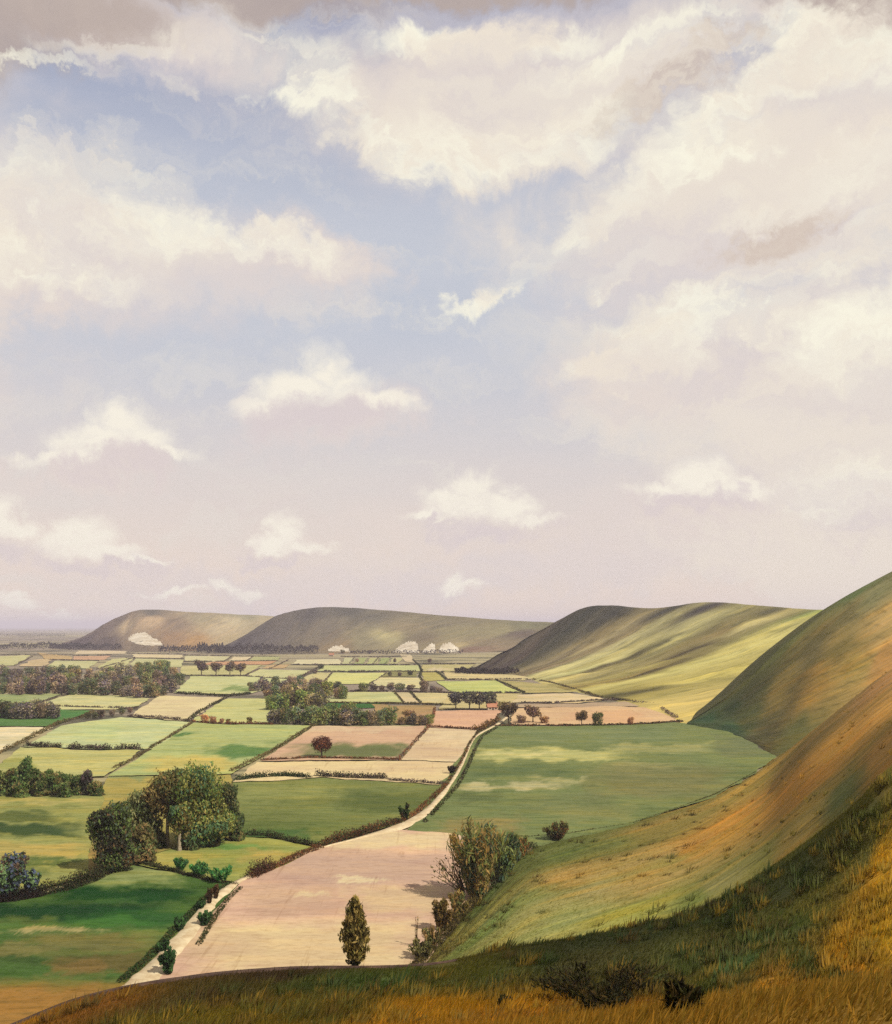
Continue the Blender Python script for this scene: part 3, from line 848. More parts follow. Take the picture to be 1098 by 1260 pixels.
field('great green field beside the lane with pale bands', [(592, 894), (700, 894), (832, 889), (900, 901), (956, 931)], [(503, 1022), (560, 1027), (650, 1046), (780, 1014), (890, 976), (956, 934)], (126, 140, 78),
      [(600, 840, 895, 914, (136, 150, 96), 0.7), (575, 770, 922, 936, (206, 204, 120), 0.85), (590, 700, 926, 931, (224, 216, 140), 0.7), (740, 880, 916, 926, (176, 176, 108), 0.7), (750, 830, 938, 948, (172, 172, 104), 0.6),
       (560, 690, 964, 972, (206, 198, 140), 0.85), (660, 730, 958, 964, (190, 186, 122), 0.7), (570, 720, 942, 958, (96, 116, 66), 0.7), (560, 620, 976, 990, (98, 112, 60), 0.7), (720, 900, 940, 985, (136, 130, 76), 0.6),
       (640, 760, 975, 1002, (126, 136, 82), 0.6), (540, 640, 1006, 1028, (160, 142, 78), 0.7), (680, 780, 990, 1012, (148, 150, 84), 0.6), (880, 950, 905, 932, (120, 128, 84), 0.6)], n=170)
field('great pink ploughed field below the ridge', [(297, 1086), (350, 1064), (392, 1043), (495, 1022), (556, 1026), (655, 1044)], [(172, 1230), (330, 1218), (505, 1208), (560, 1140), (600, 1096)], (226, 186, 152),
      [(400, 560, 1024, 1046, (236, 214, 160), 0.8), (330, 560, 1052, 1092, (204, 170, 144), 0.8), (240, 520, 1135, 1200, (236, 212, 152), 0.8), (300, 420, 1090, 1130, (210, 174, 140), 0.7), (430, 560, 1092, 1125, (232, 206, 150), 0.7),
       (420, 470, 1080, 1086, (240, 222, 170), 0.7), (360, 410, 1100, 1104, (236, 214, 160), 0.6), (210, 330, 1150, 1180, (216, 184, 140), 0.6), (580, 660, 1020, 1062, (132, 124, 70), 0.8)], soil=True, n=180)
field('bright green rounded paddock', [(172, 1046), (235, 1040), (262, 1031), (330, 1031), (388, 1043)], [(165, 1063), (215, 1073), (298, 1088), (350, 1064)], (166, 172, 82), [(250, 330, 1036, 1044, (112, 164, 74), 0.8), (190, 260, 1050, 1064, (198, 184, 86), 0.7), (300, 370, 1045, 1062, (206, 176, 84), 0.6)])
field('dark green pasture streaked with brown by the track', [(-80, 1112), (30, 1106), (100, 1086), (165, 1065), (215, 1075), (292, 1091)], [(-120, 1290), (60, 1262), (165, 1224)], (84, 118, 48),  # darkest green streaks below put cloud shadow into the pasture colour
      [(100, 230, 1072, 1090, (150, 164, 92), 0.85), (60, 250, 1092, 1112, (30, 78, 30), 1.0), (-40, 200, 1112, 1136, (28, 70, 30), 1.0), (120, 240, 1118, 1142, (44, 98, 40), 0.7), (10, 120, 1142, 1149, (196, 178, 110), 0.8), (30, 200, 1150, 1172, (128, 118, 62), 0.75), (-60, 60, 1160, 1190, (62, 86, 36), 0.8), (60, 190, 1172, 1196, (116, 98, 48), 0.8), (-80, 180, 1206, 1290, (170, 124, 50), 0.9), (130, 215, 1066, 1084, (166, 176, 104), 0.7), (90, 190, 1128, 1140, (70, 124, 44), 0.7), (0, 70, 1128, 1138, (96, 116, 50), 0.6), (150, 250, 1146, 1156, (120, 136, 62), 0.7), (110, 170, 1104, 1110, (70, 112, 50), 0.7), (-20, 60, 1160, 1176, (150, 140, 74), 0.6), (60, 130, 1182, 1200, (140, 112, 54), 0.7)], n=170)
field('tawny meadow with a dark green cloud-shadow streak painted in', [(-60, 978), (60, 980), (132, 978)], [(-60, 1100), (30, 1098), (104, 1082)], (160, 164, 84), [(-60, 130, 984, 990, (196, 184, 100), 0.8), (-60, 130, 992, 996, (150, 152, 78), 0.7), (-60, 60, 1060, 1084, (96, 116, 52), 0.7), (-60, 70, 998, 1012, (74, 96, 44), 0.8), (-60, 100, 1014, 1030, (44, 78, 36), 0.9), (-40, 110, 1036, 1056, (196, 172, 84), 0.7), (20, 100, 1056, 1066, (84, 110, 48), 0.8)])
field('golden grass behind the tall tree clump', [(132, 957), (284, 954)], [(104, 1080), (165, 1060), (230, 1040), (276, 1033)], (178, 166, 80), [(130, 180, 952, 960, (140, 158, 100), 0.7), (100, 190, 1040, 1080, (150, 110, 52), 0.7)])


# ------------------------------------------------------------------ lane and bank
def ribbon(name, label, pts, widths, mat, zoff, surf=None, n=120):
    pts = np.array(pts, float)
    ts = np.linspace(0, 1, n)
    c = catmull(pts, ts)
    wd = np.interp(ts, np.linspace(0, 1, len(widths)), widths)
    tg = np.gradient(c, axis=0); tg[:, 2] = 0
    tg /= np.linalg.norm(tg, axis=1, keepdims=True)
    nr = np.stack([-tg[:, 1], tg[:, 0], np.zeros(n)], 1)
    rows = []
    for k, (s, h) in enumerate(((-0.5, -0.5 if surf is None else -0.12), (-0.36, 0.0), (0, 0.05), (0.36, 0.0), (0.5, -0.5 if surf is None else -0.12))):
        e = (fbm(ts * 40, np.full(n, k * 3.0), 8, 3) - 0.5) * 0.5 * (k in (0, 4))
        r = c + nr * ((s + e) * wd)[:, None]
        if surf:
            r[:, 2] = [drop(x, y, surf) for x, y in r[:, :2]]
        r[:, 2] += zoff + h
        rows.append(r)
    V = np.stack(rows, 0)
    uu, vv = np.meshgrid(ts, np.linspace(0, 1, 5))
    me, _ = grid_mesh(name, V, np.stack([uu, vv], -1), None, mat)
    o = link(name, me)
    tag(o, label, kind='structure')
    return o


ribbon('lane', 'white chalk lane running between the fields to the woods', [G(*p) for p in
       [(150, 1235), (182, 1202), (205, 1178), (228, 1152), (246, 1128), (262, 1108), (284, 1092), (306, 1080), (345, 1063), (390, 1046), (440, 1033), (488, 1019), (516, 1006), (534, 990), (553, 967), (568, 942), (579, 917), (588, 905), (606, 895), (620, 886), (627, 880)]],
       [6.4, 5.8, 5.0, 4.2, 3.4, 3.0, 2.8, 1.8, 0.9, 0.9, 0.9, 4.6, 4.4, 2.8, 2.0, 1.6, 1.5, 1.6, 2.2, 2.6, 2.6], M_ROAD, 0.46, n=240)
bank_pts = []
for px in np.linspace(-60, 560, 26):
    j = int(np.clip(np.searchsorted(H6.V[147, :, 0] / H6.V[147, :, 1] * F + CX, px), 0, 479))
    bank_pts.append(H6.V[147, j])
ribbon('earth_path', 'narrow dark earth path worn along the brow of the ridge', bank_pts, [8.0, 9.0, 8.0, 9.0, 8.0, 6.0, 3.0], M_BANK, 0.14, ('foreground_hillside',), n=140)


# ------------------------------------------------------------------ foliage helpers
def leaf_mesh(name, pts, out_dir, size, cols, aspect=1.0, lean=None, seed=1):
    """one small bent rhombus per point"""
    r = np.random.default_rng(seed)
    n = len(pts)
    nrm = r.normal(size=(n, 3)) * 0.75 + out_dir
    nrm /= np.linalg.norm(nrm, axis=1, keepdims=True) + 1e-9
    if lean is None:
        a = r.normal(size=(n, 3))
    else:
        a = lean + r.normal(size=(n, 3)) * 0.35
    a = a - (a * nrm).sum(1, keepdims=True) * nrm
    a /= np.linalg.norm(a, axis=1, keepdims=True) + 1e-9
    b = np.cross(nrm, a)
    s = (np.asarray(size) * r.uniform(0.6, 1.35, n))[:, None]
    la, lb = a * s * 0.5 * aspect ** 0.5, b * s * 0.5 / aspect ** 0.5
    V = np.stack([pts - la, pts + lb + nrm * s * 0.08, pts + la, pts - lb + nrm * s * 0.08], 1).reshape(-1, 3)
    Fc = np.arange(4 * n).reshape(-1, 4)
    me = bpy.data.meshes.new(name)
    fill_mesh(me, V, Fc)
    set_col(me, np.repeat(cols, 4, axis=0))
    me.materials.append(M_LEAF)
    return me


def sphere_dirs(r, n):
    d = r.normal(size=(n, 3))
    return d / np.linalg.norm(d, axis=1, keepdims=True)


def crown(name, lobes, n, size, palette, seed, aspect=1.0, upright=0.0, inner=0.45, base=None):
    r = np.random.default_rng(seed)
    L = np.array(lobes, float)
    wgt = (L[:, 3] * L[:, 4] * L[:, 5]) ** 0.67
    k = r.choice(len(L), n, p=wgt / wgt.sum())
    d = sphere_dirs(r, n)
    rad = inner + (1 - inner) * r.uniform(0, 1, n) ** 0.6
    rad *= 1 + 0.36 * (fbm(d[:, 0] * 2.2 + k * 7.0, d[:, 1] * 2.2 + d[:, 2] * 2.2, seed, 3) - 0.5) * 2
    p = L[k, :3] + d * rad[:, None] * L[k, 3:6]
    pal = np.array([alb(c, 1.3) for c in palette])
    tone = r.integers(0, len(pal), len(L))[k]
    alt = r.integers(0, len(pal), n)
    clump = fbm(p[:, 0] / (size * 5) + 50, p[:, 2] / (size * 5) + p[:, 1] / (size * 6) + 50, seed + 3, 2)
    pick = np.where(r.uniform(0, 1, n) < 0.45, alt, tone)
    C = pal[pick] * (0.70 + 1.5 * clump)[:, None] * r.uniform(0.75, 1.25, n)[:, None]
    lean = None
    if upright > 0:
        bs = np.array(base if base is not None else (0, 0, 0), float)
        lean = p - bs
        lean /= np.linalg.norm(lean, axis=1, keepdims=True) + 1e-9
        lean = lean * (1 - upright) + np.array((0, 0, 1.0)) * upright
    return leaf_mesh(name, p, d, size, C, aspect, lean, seed)


def tube(paths, mat, name, seg=6):
    """paths: lists of (x,y,z,r); one mesh"""
    V, Fc = [], []
    for path in paths:
        path = np.array(path, float)
        base = len(V)
        for i, (x, y, z, rr) in enumerate(path):
            t = path[min(i + 1, len(path) - 1), :3] - path[max(i - 1, 0), :3]
            t /= np.linalg.norm(t) + 1e-9
            u = np.cross(t, (0.31, 0.95, 0.05)); u /= np.linalg.norm(u) + 1e-9
            v = np.cross(t, u)
            for k in range(seg):
                a = 2 * math.pi * k / seg
                V.append(np.array((x, y, z)) + rr * (math.cos(a) * u + math.sin(a) * v))
        for i in range(len(path) - 1):
            for k in range(seg):
                a = base + i * seg + k; b_ = base + i * seg + (k + 1) % seg
                Fc.append((a, b_, b_ + seg, a + seg))
    me = bpy.data.meshes.new(name)
    fill_mesh(me, np.array(V), np.array(Fc))
    me.shade_smooth()
    me.materials.append(mat)
    return me


def limb_paths(r, h, trunk_r, spread, n, lean=(0, 0), fork=0.35):
    ps = [[(0, 0, -0.6, trunk_r * 1.25), (lean[0] * 0.2, lean[1] * 0.2, h * 0.15, trunk_r), (lean[0] * 0.6, lean[1] * 0.6, h * 0.42, trunk_r * 0.75), (lean[0], lean[1], h * 0.85, trunk_r * 0.22)]]
    for i in range(n):
        a = 2 * math.pi * (i + r.random() * 0.6) / n
        z0 = h * (fork + 0.3 * r.random())
        e = spread * (0.6 + 0.4 * r.random())
        f = z0 / h
        x0, y0 = lean[0] * f, lean[1] * f
        ps.append([(x0, y0, z0, trunk_r * 0.5), (x0 + math.cos(a) * e * 0.5, y0 + math.sin(a) * e * 0.5, z0 + h * 0.13, trunk_r * 0.3), (x0 + math.cos(a) * e, y0 + math.sin(a) * e, z0 + h * 0.30, trunk_r * 0.1)])
    return ps


# far trees: prototypes 12 m tall, copied
PAL_DARK = [(116, 108, 78), (146, 126, 98), (128, 108, 102), (166, 152, 98), (104, 96, 102), (178, 156, 122)]
PAL_GREEN = [(104, 120, 68), (138, 144, 82), (118, 126, 94), (164, 158, 96), (146, 124, 86), (92, 106, 82)]
PROTO = []
for k in range(12):
    r = random.Random(100 + k)
    tall = k >= 8                                   # 0-7 leafy to the ground, 8-11 clear-stemmed
    lobes = [(0, 0, 7.2, 3.6, 3.6, 3.9)] if tall else [(0, 0, 5.6, 4.3, 4.3, 5.6), (0, 0, 2.4, 4.2, 4.2, 2.8)]
    for j in range(7):
        a = j * 1.05 + r.random()
        e = 2.0 + r.random() * 1.6
        lobes.append((math.cos(a) * e, math.sin(a) * e, (5.2 if tall else 4.2) + r.random() * 5.0, 1.7 + r.random(), 1.7 + r.random(), 1.5 + r.random()))
    PROTO.append((crown('tree_crown', lobes, 1000, 0.95, PAL_DARK if k % 8 < 4 else PAL_GREEN, 200 + k, inner=0.6),
                  tube(limb_paths(r, 9.5, 0.36, 2.4, 4, fork=0.3), M_BARK, 'tree_trunk', 5)))


def far_tree(label, group, px, py, hpx, kind=None, wide=1.0, tint=(1, 1, 1), name='broadleaf_tree', cat='tree', jit=True):
    g = G(px, py)
    s = hpx / F * g[1] / 11.6
    k = kind if kind is not None else random.randrange(8)
    root = empty(name, g, label, cat, group)
    root.rotation_euler = (0, 0, random.random() * 6.28)
    sw = s * wide * (random.uniform(0.85, 1.2) if jit else 1)
    root.scale = (sw, sw, s * (random.uniform(0.9, 1.1) if jit else 1))
    tr = link('trunk', PROTO[k][1], root)
    cr = link('crown', PROTO[k][0], root)
    b_ = random.uniform(0.72, 1.45) if jit else 1
    wr = random.uniform(-0.10, 0.05) if jit else 0
    cr.color = (tint[0] * b_ * (1 + wr), tint[1] * b_, tint[2] * b_ * (1 - wr), 1)
    return root


def wood(group, rows):
    for (label, pts, n, hp, tint, wide) in rows:
        P2 = np.array(pts, float)
        ts = (np.arange(n) + 0.5) / n
        q = linres(P2, ts)
        for x, y in q:
            far_tree(label, group, x + random.uniform(-4, 4), y + random.uniform(-1.2, 1.2), hp * random.uniform(0.78, 1.22), tint=tint, wide=wide)


MV = (0.90, 0.84, 0.98)
wood('trees of the long dark wood', [
    ('tree in the back row of the long dark wood by the far fields', [(0, 832), (60, 831), (110, 832)], 15, 13, MV, 1.0),
    ('tree in the thin upper part of the long dark wood', [(4, 840), (70, 841), (140, 837)], 14, 14, (1.0, 0.95, 0.9), 1.0),
    ('tree crowning the tall thick end of the long dark wood', [(118, 838), (165, 832), (215, 831)], 14, 17, (0.94, 0.92, 0.84), 1.0),
    ('tree in the middle of the long dark wood', [(0, 849), (80, 848), (160, 846), (222, 842)], 26, 18, MV, 1.0),
    ('tree along the front edge of the long dark wood facing the pale field', [(0, 855), (60, 854), (120, 855), (170, 858), (200, 858), (212, 850)], 25, 18, (0.82, 0.76, 0.90), 1.0),
])
wood('trees of the small dark wood', [
    ('tree at the back of the small dark wood beside the green meadow', [(4, 879), (40, 877), (66, 880)], 7, 19, (0.8, 0.82, 0.8), 1.0),
    ('tree at the front of the small dark wood beside the green meadow', [(0, 884), (35, 884), (68, 884)], 9, 20, (0.62, 0.62, 0.66), 1.0)])
for i, (x, w_) in enumerate(((248, 17), (266, 15), (283, 15), (296, 14))):
    far_tree(('first and broadest of the four dark trees in a row on the far plain', 'second of the four dark trees in a row on the far plain', 'third of the four dark trees in a row on the far plain', 'last and smallest of the four dark trees in a row on the far plain')[i],
             'four dark trees in a row', x, 831, w_ + 1, 8 + i % 2, 1.1, (0.62, 0.55, 0.66), jit=False)
wood('trees of the middle wood', [
    ('tree in the upper arm of the middle wood', [(303, 851), (340, 848), (380, 848), (420, 851)], 14, 15, MV, 1.0),
    ('tree in the thick heart of the middle wood', [(330, 860), (360, 858), (400, 858), (425, 860)], 12, 17, (1.0, 0.95, 0.85), 1.0),
    ('tree on the lower slope of the middle wood', [(332, 875), (360, 870), (400, 872)], 10, 20, (0.9, 0.95, 0.75), 1.0),
    ('tree along the front edge of the middle wood', [(334, 889), (380, 891), (430, 891), (480, 891)], 19, 21, (0.85, 0.84, 0.84), 1.0),
    ('low tree trailing from the eastern tip of the middle wood', [(486, 891), (510, 891), (532, 892)], 5, 11, (0.9, 0.84, 0.78), 1.2)])
for i, (x, h_) in enumerate(((561, 21), (578, 22), (590, 20), (603, 21))):
    far_tree(('first of the four blue-green trees by the cottage, with a leaning stem', 'second and tallest of the four blue-green trees by the cottage', 'third of the four blue-green trees by the cottage', 'last of the four blue-green trees, directly behind the cottage')[i],
             'four blue-green trees by the cottage', x, 873, h_, 10 + i % 2, 1.15, (0.42, 0.50, 0.66), jit=False)
far_tree('big round dark tree where the white lane ends', 'trees at the lane end', 626, 890, 27, 9, 1.1, (0.55, 0.52, 0.46), jit=False)
far_tree('brownish round tree just east of the lane end', 'trees at the lane end', 656, 889, 20, 8, 1.2, (0.85, 0.64, 0.62), jit=False)
far_tree('low purple bush beside the lane-end trees', 'trees at the lane end', 642, 890, 11, 3, 1.4, (0.9, 0.76, 0.78), 'bush', 'bush', jit=False)
far_tree('low russet bush at the edge of the peach field', 'trees at the lane end', 670, 890, 10, 0, 1.5, (1.1, 0.8, 0.7), 'bush', 'bush', jit=False)
far_tree('small leaning tree in the peach stubble field', 'trees in the peach stubble field', 716, 893, 18, 8, 1.0, (0.8, 0.66, 0.56), jit=False)
far_tree('dark rounded tree in the peach stubble field', 'trees in the peach stubble field', 736, 893, 17, 5, 1.05, (0.5, 0.5, 0.44), jit=False)
far_tree('small russet tree nearest the down in the peach field', 'trees in the peach stubble field', 776, 892, 11, 0, 0.9, (1.3, 0.86, 0.74), jit=False)
far_tree('dark tree beside the winding lane', 'bushes along the winding lane', 522, 851, 16, 0, 0.9, (0.66, 0.62, 0.74), jit=False)
for i, (x, y, h_) in enumerate(((533, 851, 8), (541, 852, 7), (481, 849, 9), (492, 850, 10), (505, 850, 8), (470, 850, 7), (460, 849, 9), (447, 851, 11))):
    far_tree('low dark bush in the broken line above the pale fields', 'bushes along the winding lane', x, y, h_, None, 1.5, (0.72, 0.66, 0.76), 'bush', 'bush')
far_tree('small spreading tree in the ochre brown field', None, 505, 889, 17, 3, 1.2, (1.1, 0.86, 0.7), jit=False)
for x, y in ((395, 823), (388, 829), (440, 815), (486, 815), (529, 815), (422, 804), (455, 804), (480, 832), (492, 832), (505, 831)):
    far_tree('tiny dark tree dotted among the far fields', 'tiny trees among the far fields', x, y, random.uniform(4.5, 7.5), None, 1.2, (0.7, 0.6, 0.72))
# shrubs in the left middle ground
for i, (x, y, h_) in enumerate(((108, 884, 8), (117, 884, 9), (124, 883, 12), (138, 881, 9), (150, 879, 9), (160, 877, 8))):
    far_tree('dark bush in the tuft where hedges meet above the pale meadow', 'bushes at the hedge junction', x, y, h_, None, 1.2, (0.62, 0.56, 0.62), 'bush', 'bush')
for i, (x, y, h_) in enumerate(((252, 888, 11), (262, 889, 9), (273, 890, 7), (281, 890, 6), (307, 890, 8))):
    far_tree('russet bush in the broken hedge above the banded meadow', 'russet hedge bushes', x, y, h_, None, 1.2, (1.15, 0.78, 0.62), 'bush', 'bush')

# the lone round tree
r = random.Random(5)
root = empty('round_tree', G(396, 932), 'lone russet round tree standing in the pink and green field', 'tree')
hm = 27 / F * root.location.y
link('trunk', tube(limb_paths(r, hm * 0.8, 0.42, hm * 0.3, 6, fork=0.3), M_BARK, 'round_trunk'), root)
link('crown', crown('round_crown', [(0, 0, hm * 0.60, hm * 0.47, hm * 0.47, hm * 0.40)] + [(math.cos(a) * hm * 0.26, math.sin(a) * hm * 0.26, hm * (0.5 + 0.25 * r.random()), hm * 0.22, hm * 0.22, hm * 0.2) for a in np.linspace(0, 6, 8)],
                    2600, 0.55, [(98, 48, 40), (84, 58, 42), (116, 74, 52), (66, 46, 42)], 61), root)


# the tall clump beside the bright paddock, tree by tree
def clump_tree(label, px, py, top, half, palette, bark, seed, n=5200, lean=0.0, size=0.7, low=0.30, name='tall_tree', group='tall trees of the clump'):
    g = G(px, py)
    m = g[1] / F
    H = (py - top) * m; W = half * m
    r = random.Random(seed)
    root = empty(name, g, label, 'tree', group)
    tr = link('trunk', tube(limb_paths(r, H * 0.86, 0.55, W * 0.6, 7, (lean * m, 0), fork=0.28), bark, 'clump_trunk', 7), root)
    lobes = [(lean * m, 0, H * 0.66, W * 0.72, W * 0.7, H * 0.30)]
    if low < 0.24:
        lobes += [(lean * m * 0.6, 0, H * 0.40, W * 0.78, W * 0.7, H * 0.34), (lean * m * 0.4, -W * 0.2, H * 0.16, W * 0.62, W * 0.5, H * 0.16)]
    for j in range(13):
        a = j * 2.4
        z = H * (low + (0.96 - low - 0.08) * ((j * 0.37 + r.random() * 0.3) % 1.0))
        e = W * 0.62 * (1.0 - 0.55 * max(0, (z / H - 0.6) / 0.4))
        lobes.append((lean * m * z / H + math.cos(a) * e, math.sin(a) * e, z, W * (0.30 + 0.14 * r.random()), W * (0.3 + 0.14 * r.random()), H * (0.10 + 0.06 * r.random())))
    link('crown', crown('clump_crown', lobes, int(n * 1.35), size, palette, seed, 2.2, 0.6, 0.4, (0, 0, H * 0.1)), root)
    return root


PC1 = [(88, 112, 56), (118, 132, 68), (146, 142, 78), (80, 102, 70), (120, 106, 60), (96, 124, 92)]
PC2 = [(118, 126, 82), (146, 144, 98), (122, 108, 72), (100, 112, 72)]
clump_tree('tallest dark tree in the middle of the clump', 243, 1040, 934, 46, PC1, M_BARK, 71, 11000, low=0.20)
clump_tree('brown-topped tree west of the tallest in the clump, on a white stem', 206, 1042, 944, 36, [(118, 94, 58), (94, 94, 54), (130, 112, 68), (80, 86, 56)], M_BARK_PALE, 72, 7600, low=0.26)
clump_tree('dark rounded tree closing the eastern end of the clump', 274, 1032, 958, 29, [(70, 80, 50), (88, 100, 60), (104, 98, 62), (66, 76, 64)], M_BARK, 73, 6000, low=0.10)
clump_tree('pale olive willow-like tree on the western side of the clump', 174, 1043, 968, 29, PC2, M_BARK, 74, 6000, low=0.10)
clump_tree('slender tree on a bare white trunk at the front of the clump', 221, 1047, 985, 16, PC1, M_BARK_PALE, 75, 2400, low=0.42)
clump_tree('blackish fan-shaped tree leaning over the brown hedge', 138, 1072, 986, 33, [(70, 80, 46), (62, 60, 48), (92, 106, 58), (108, 86, 58), (80, 92, 76)], M_BARK, 76, 7000, low=0.16, group=None, name='fan_tree')
clump_tree('small tangled tree between the fan tree and the pale trunks', 176, 1062, 1012, 17, [(116, 106, 66), (138, 112, 74), (90, 98, 60)], M_BARK, 77, 2400, low=0.08, group=None, name='small_tree')

for i, (x, y, h_, w_) in enumerate(((190, 1044, 26, 15), (232, 1045, 22, 14), (256, 1041, 30, 17), (288, 1034, 26, 14))):
    clump_tree(('low undergrowth bush below the pale olive tree of the clump', 'low undergrowth bush beside the bare white trunk', 'dark undergrowth bush under the tallest tree of the clump', 'dark undergrowth bush at the eastern end of the clump')[i],
               x, y, y - h_, w_, [(84, 96, 54), (70, 82, 52), (112, 100, 62)], M_BARK, 280 + i, 1500, low=0.05, size=0.75, group='undergrowth of the clump', name='undergrowth_bush')

# trees of the copse on the far left, individually
cop = [(4, 978, 30, 14), (17, 978, 34, 13), (32, 977, 46, 12), (45, 978, 34, 13), (58, 978, 32, 13), (71, 978, 30, 13), (83, 978, 27, 12), (95, 978, 25, 11), (107, 978, 31, 9), (118, 979, 19, 10), (-10, 978, 30, 14), (50, 980, 20, 11), (25, 981, 20, 12), (78, 981, 19, 11)]
for i, (x, y, h_, hw) in enumerate(cop):
    lab = {2: 'tall domed green tree standing above the rest of the low copse', 8: 'dark plum-coloured tree near the eastern end of the low copse', 9: 'low spreading bush at the eastern tip of the copse'}.get(i, 'bushy green tree in the low copse beside the tawny meadow' if i < 11 else 'low bush along the front of the copse beside the tawny meadow')
    pal = [(100, 84, 84), (80, 84, 64)] if i == 8 else [(86, 116, 62), (112, 132, 76), (132, 136, 88), (78, 96, 62)] if i == 2 else [(92, 114, 60), (118, 124, 72), (76, 92, 52), (128, 114, 72)]
    clump_tree(lab, x, y, y - h_, hw, pal, M_BARK, 300 + i, 1900, size=0.8, low=0.04, group='trees of the low copse', name='copse_tree' if i < 11 and i != 9 else 'bush')


# ------------------------------------------------------------------ shrubs
def shrub(name, label, loc, H, W, palette, seed, n, size, stems=9, aspect=2.6, mat=None, lean=(0, 0), group=None, foliage=True, low=0.25, cat='shrub'):
    """a many-stemmed upright shrub: every stem fans out from the base"""
    r = random.Random(seed)
    root = empty(name, loc, label, cat, group)
    paths, lobes = [], []
    for j in range(stems):
        a = 2 * math.pi * j / stems + r.random() * 0.5
        e = W * (0.25 + 0.75 * r.random())
        h = H * (0.6 + 0.4 * r.random()) * (1 - 0.25 * e / W)
        x, y = math.cos(a) * e + lean[0], math.sin(a) * e + lean[1]
        rb = 0.012 * H
        paths.append([(x * 0.03, y * 0.03, -0.3, rb), (x * 0.25, y * 0.25, h * 0.35, rb * 0.8), (x * 0.68, y * 0.68, h * 0.72, rb * 0.5), (x, y, h, rb * 0.15)])
        for s in range(3):
            f = 0.4 + 0.2 * s
            paths.append([(x * f, y * f, h * (f + 0.05), rb * 0.45), (x * f + r.uniform(-1, 1) * W * 0.2, y * f + r.uniform(-1, 1) * W * 0.2, h * min(1.0, f + 0.3), rb * 0.1)])
        for f in (0.28, 0.5, 0.72, 0.92):
            if f >= low:
                lobes.append((x * f, y * f, h * f, W * 0.26, W * 0.26, H * 0.13))
    link('stem', tube(paths, mat or M_BARK, name + '_stems', 5), root)
    if foliage:
        link('foliage', crown(name + '_leaves', lobes, n, size, palette, seed, aspect, 0.5, 0.15, (0, 0, 0)), root)
    return root


PS1 = [(112, 116, 64), (90, 100, 58), (134, 116, 68), (76, 90, 72), (152, 122, 70)]
m = G(590, 1108)[1] / F
shrub('hedgerow_shrub', 'largest feathery shrub on the hedge below the orange shoulder', G(588, 1106), 108 * m, 38 * m, PS1, 81, 6500, 0.85, 30, aspect=4.5)
shrub('hedgerow_shrub', 'green feathery shrub leaning east of the largest hedge shrub', G(612, 1086), 70 * m * 1.05, 26 * m, [(96, 114, 70), (80, 100, 84), (122, 126, 74), (92, 90, 60)], 82, 4600, 0.8, 18, aspect=4.5, lean=(2.5, 0))
shrub('hedgerow_shrub', 'low thin shrub at the upper end of the shoulder hedge', G(636, 1060), 46 * m * 1.1, 17 * m, [(122, 122, 70), (104, 112, 66), (160, 112, 66)], 83, 2200, 0.7, 14, aspect=4.0)
shrub('bare_shrub', 'bare red-stemmed shrub at the edge of the pink field', G(573, 1104), 60 * m, 20 * m, PS1, 84, 350, 0.5, 15, mat=M_TWIG, lean=(-5.0, 0))
shrub('hedgerow_shrub', 'low wispy shrub between the tawny bush and the largest feathery shrub', G(564, 1130), 34 * m, 13 * m, [(126, 112, 64), (96, 100, 58), (150, 120, 72)], 88, 1300, 0.6, 12, aspect=4.0)
shrub('hedgerow_shrub', 'small wispy shrub just uphill of the tangled bush', G(530, 1168), 26 * m, 11 * m, [(112, 112, 66), (140, 112, 70)], 89, 900, 0.5, 11, aspect=4.0)
m = G(540, 1150)[1] / F
shrub('brown_bush', 'tawny brush-shaped bush standing in the pink field corner', G(543, 1146), 44 * m, 17 * m, [(140, 112, 62), (112, 92, 52), (96, 86, 46)], 85, 1800, 0.55, 9)
shrub('dead_sapling', 'thin leafless sapling twisting up from the shoulder hedge', G(513, 1166), 42 * m, 5 * m, PS1, 86, 60, 0.3, 3, mat=M_TWIG)
shrub('hedge_bush', 'low tangled bush at the foot of the shoulder hedge', G(520, 1180), 22 * m, 17 * m, [(96, 96, 56), (74, 66, 40), (120, 112, 66)], 87, 1100, 0.5, 9)
m = G(222, 1070)[1] / F
for i, (x, y, h_, w_) in enumerate(((222, 1071, 17, 10), (246, 1078, 19, 12), (272, 1085, 20, 15))):
    shrub('green_shrub', ('smallest of three bright green shrubs along the paddock hedge', 'middle of three bright green shrubs along the paddock hedge', 'broadest of three bright green shrubs, nearest the white lane')[i], G(x, y), h_ * m, w_ * m, [(60, 116, 62), (82, 130, 68), (60, 98, 62), (110, 136, 74)], 90 + i, 1300, 0.6, 11, group='green shrubs along the paddock hedge')
m = G(22, 1105)[1] / F
shrub('blue_shrub', 'tall blue-green shrub with dabs of blue at the west edge of the pasture', G(12, 1106), 62 * m, 26 * m, [(80, 104, 70), (82, 90, 108), (104, 126, 82), (78, 84, 96), (108, 90, 74)], 95, 5000, 0.75, 15, aspect=1.5)
shrub('blue_shrub', 'smaller airy blue-green shrub beside the tall blue-green one', G(37, 1102), 46 * m, 12 * m, [(84, 92, 112), (104, 126, 82), (78, 84, 104)], 96, 700, 0.75, 8, aspect=1.3)
m = G(262, 1106)[1] / F
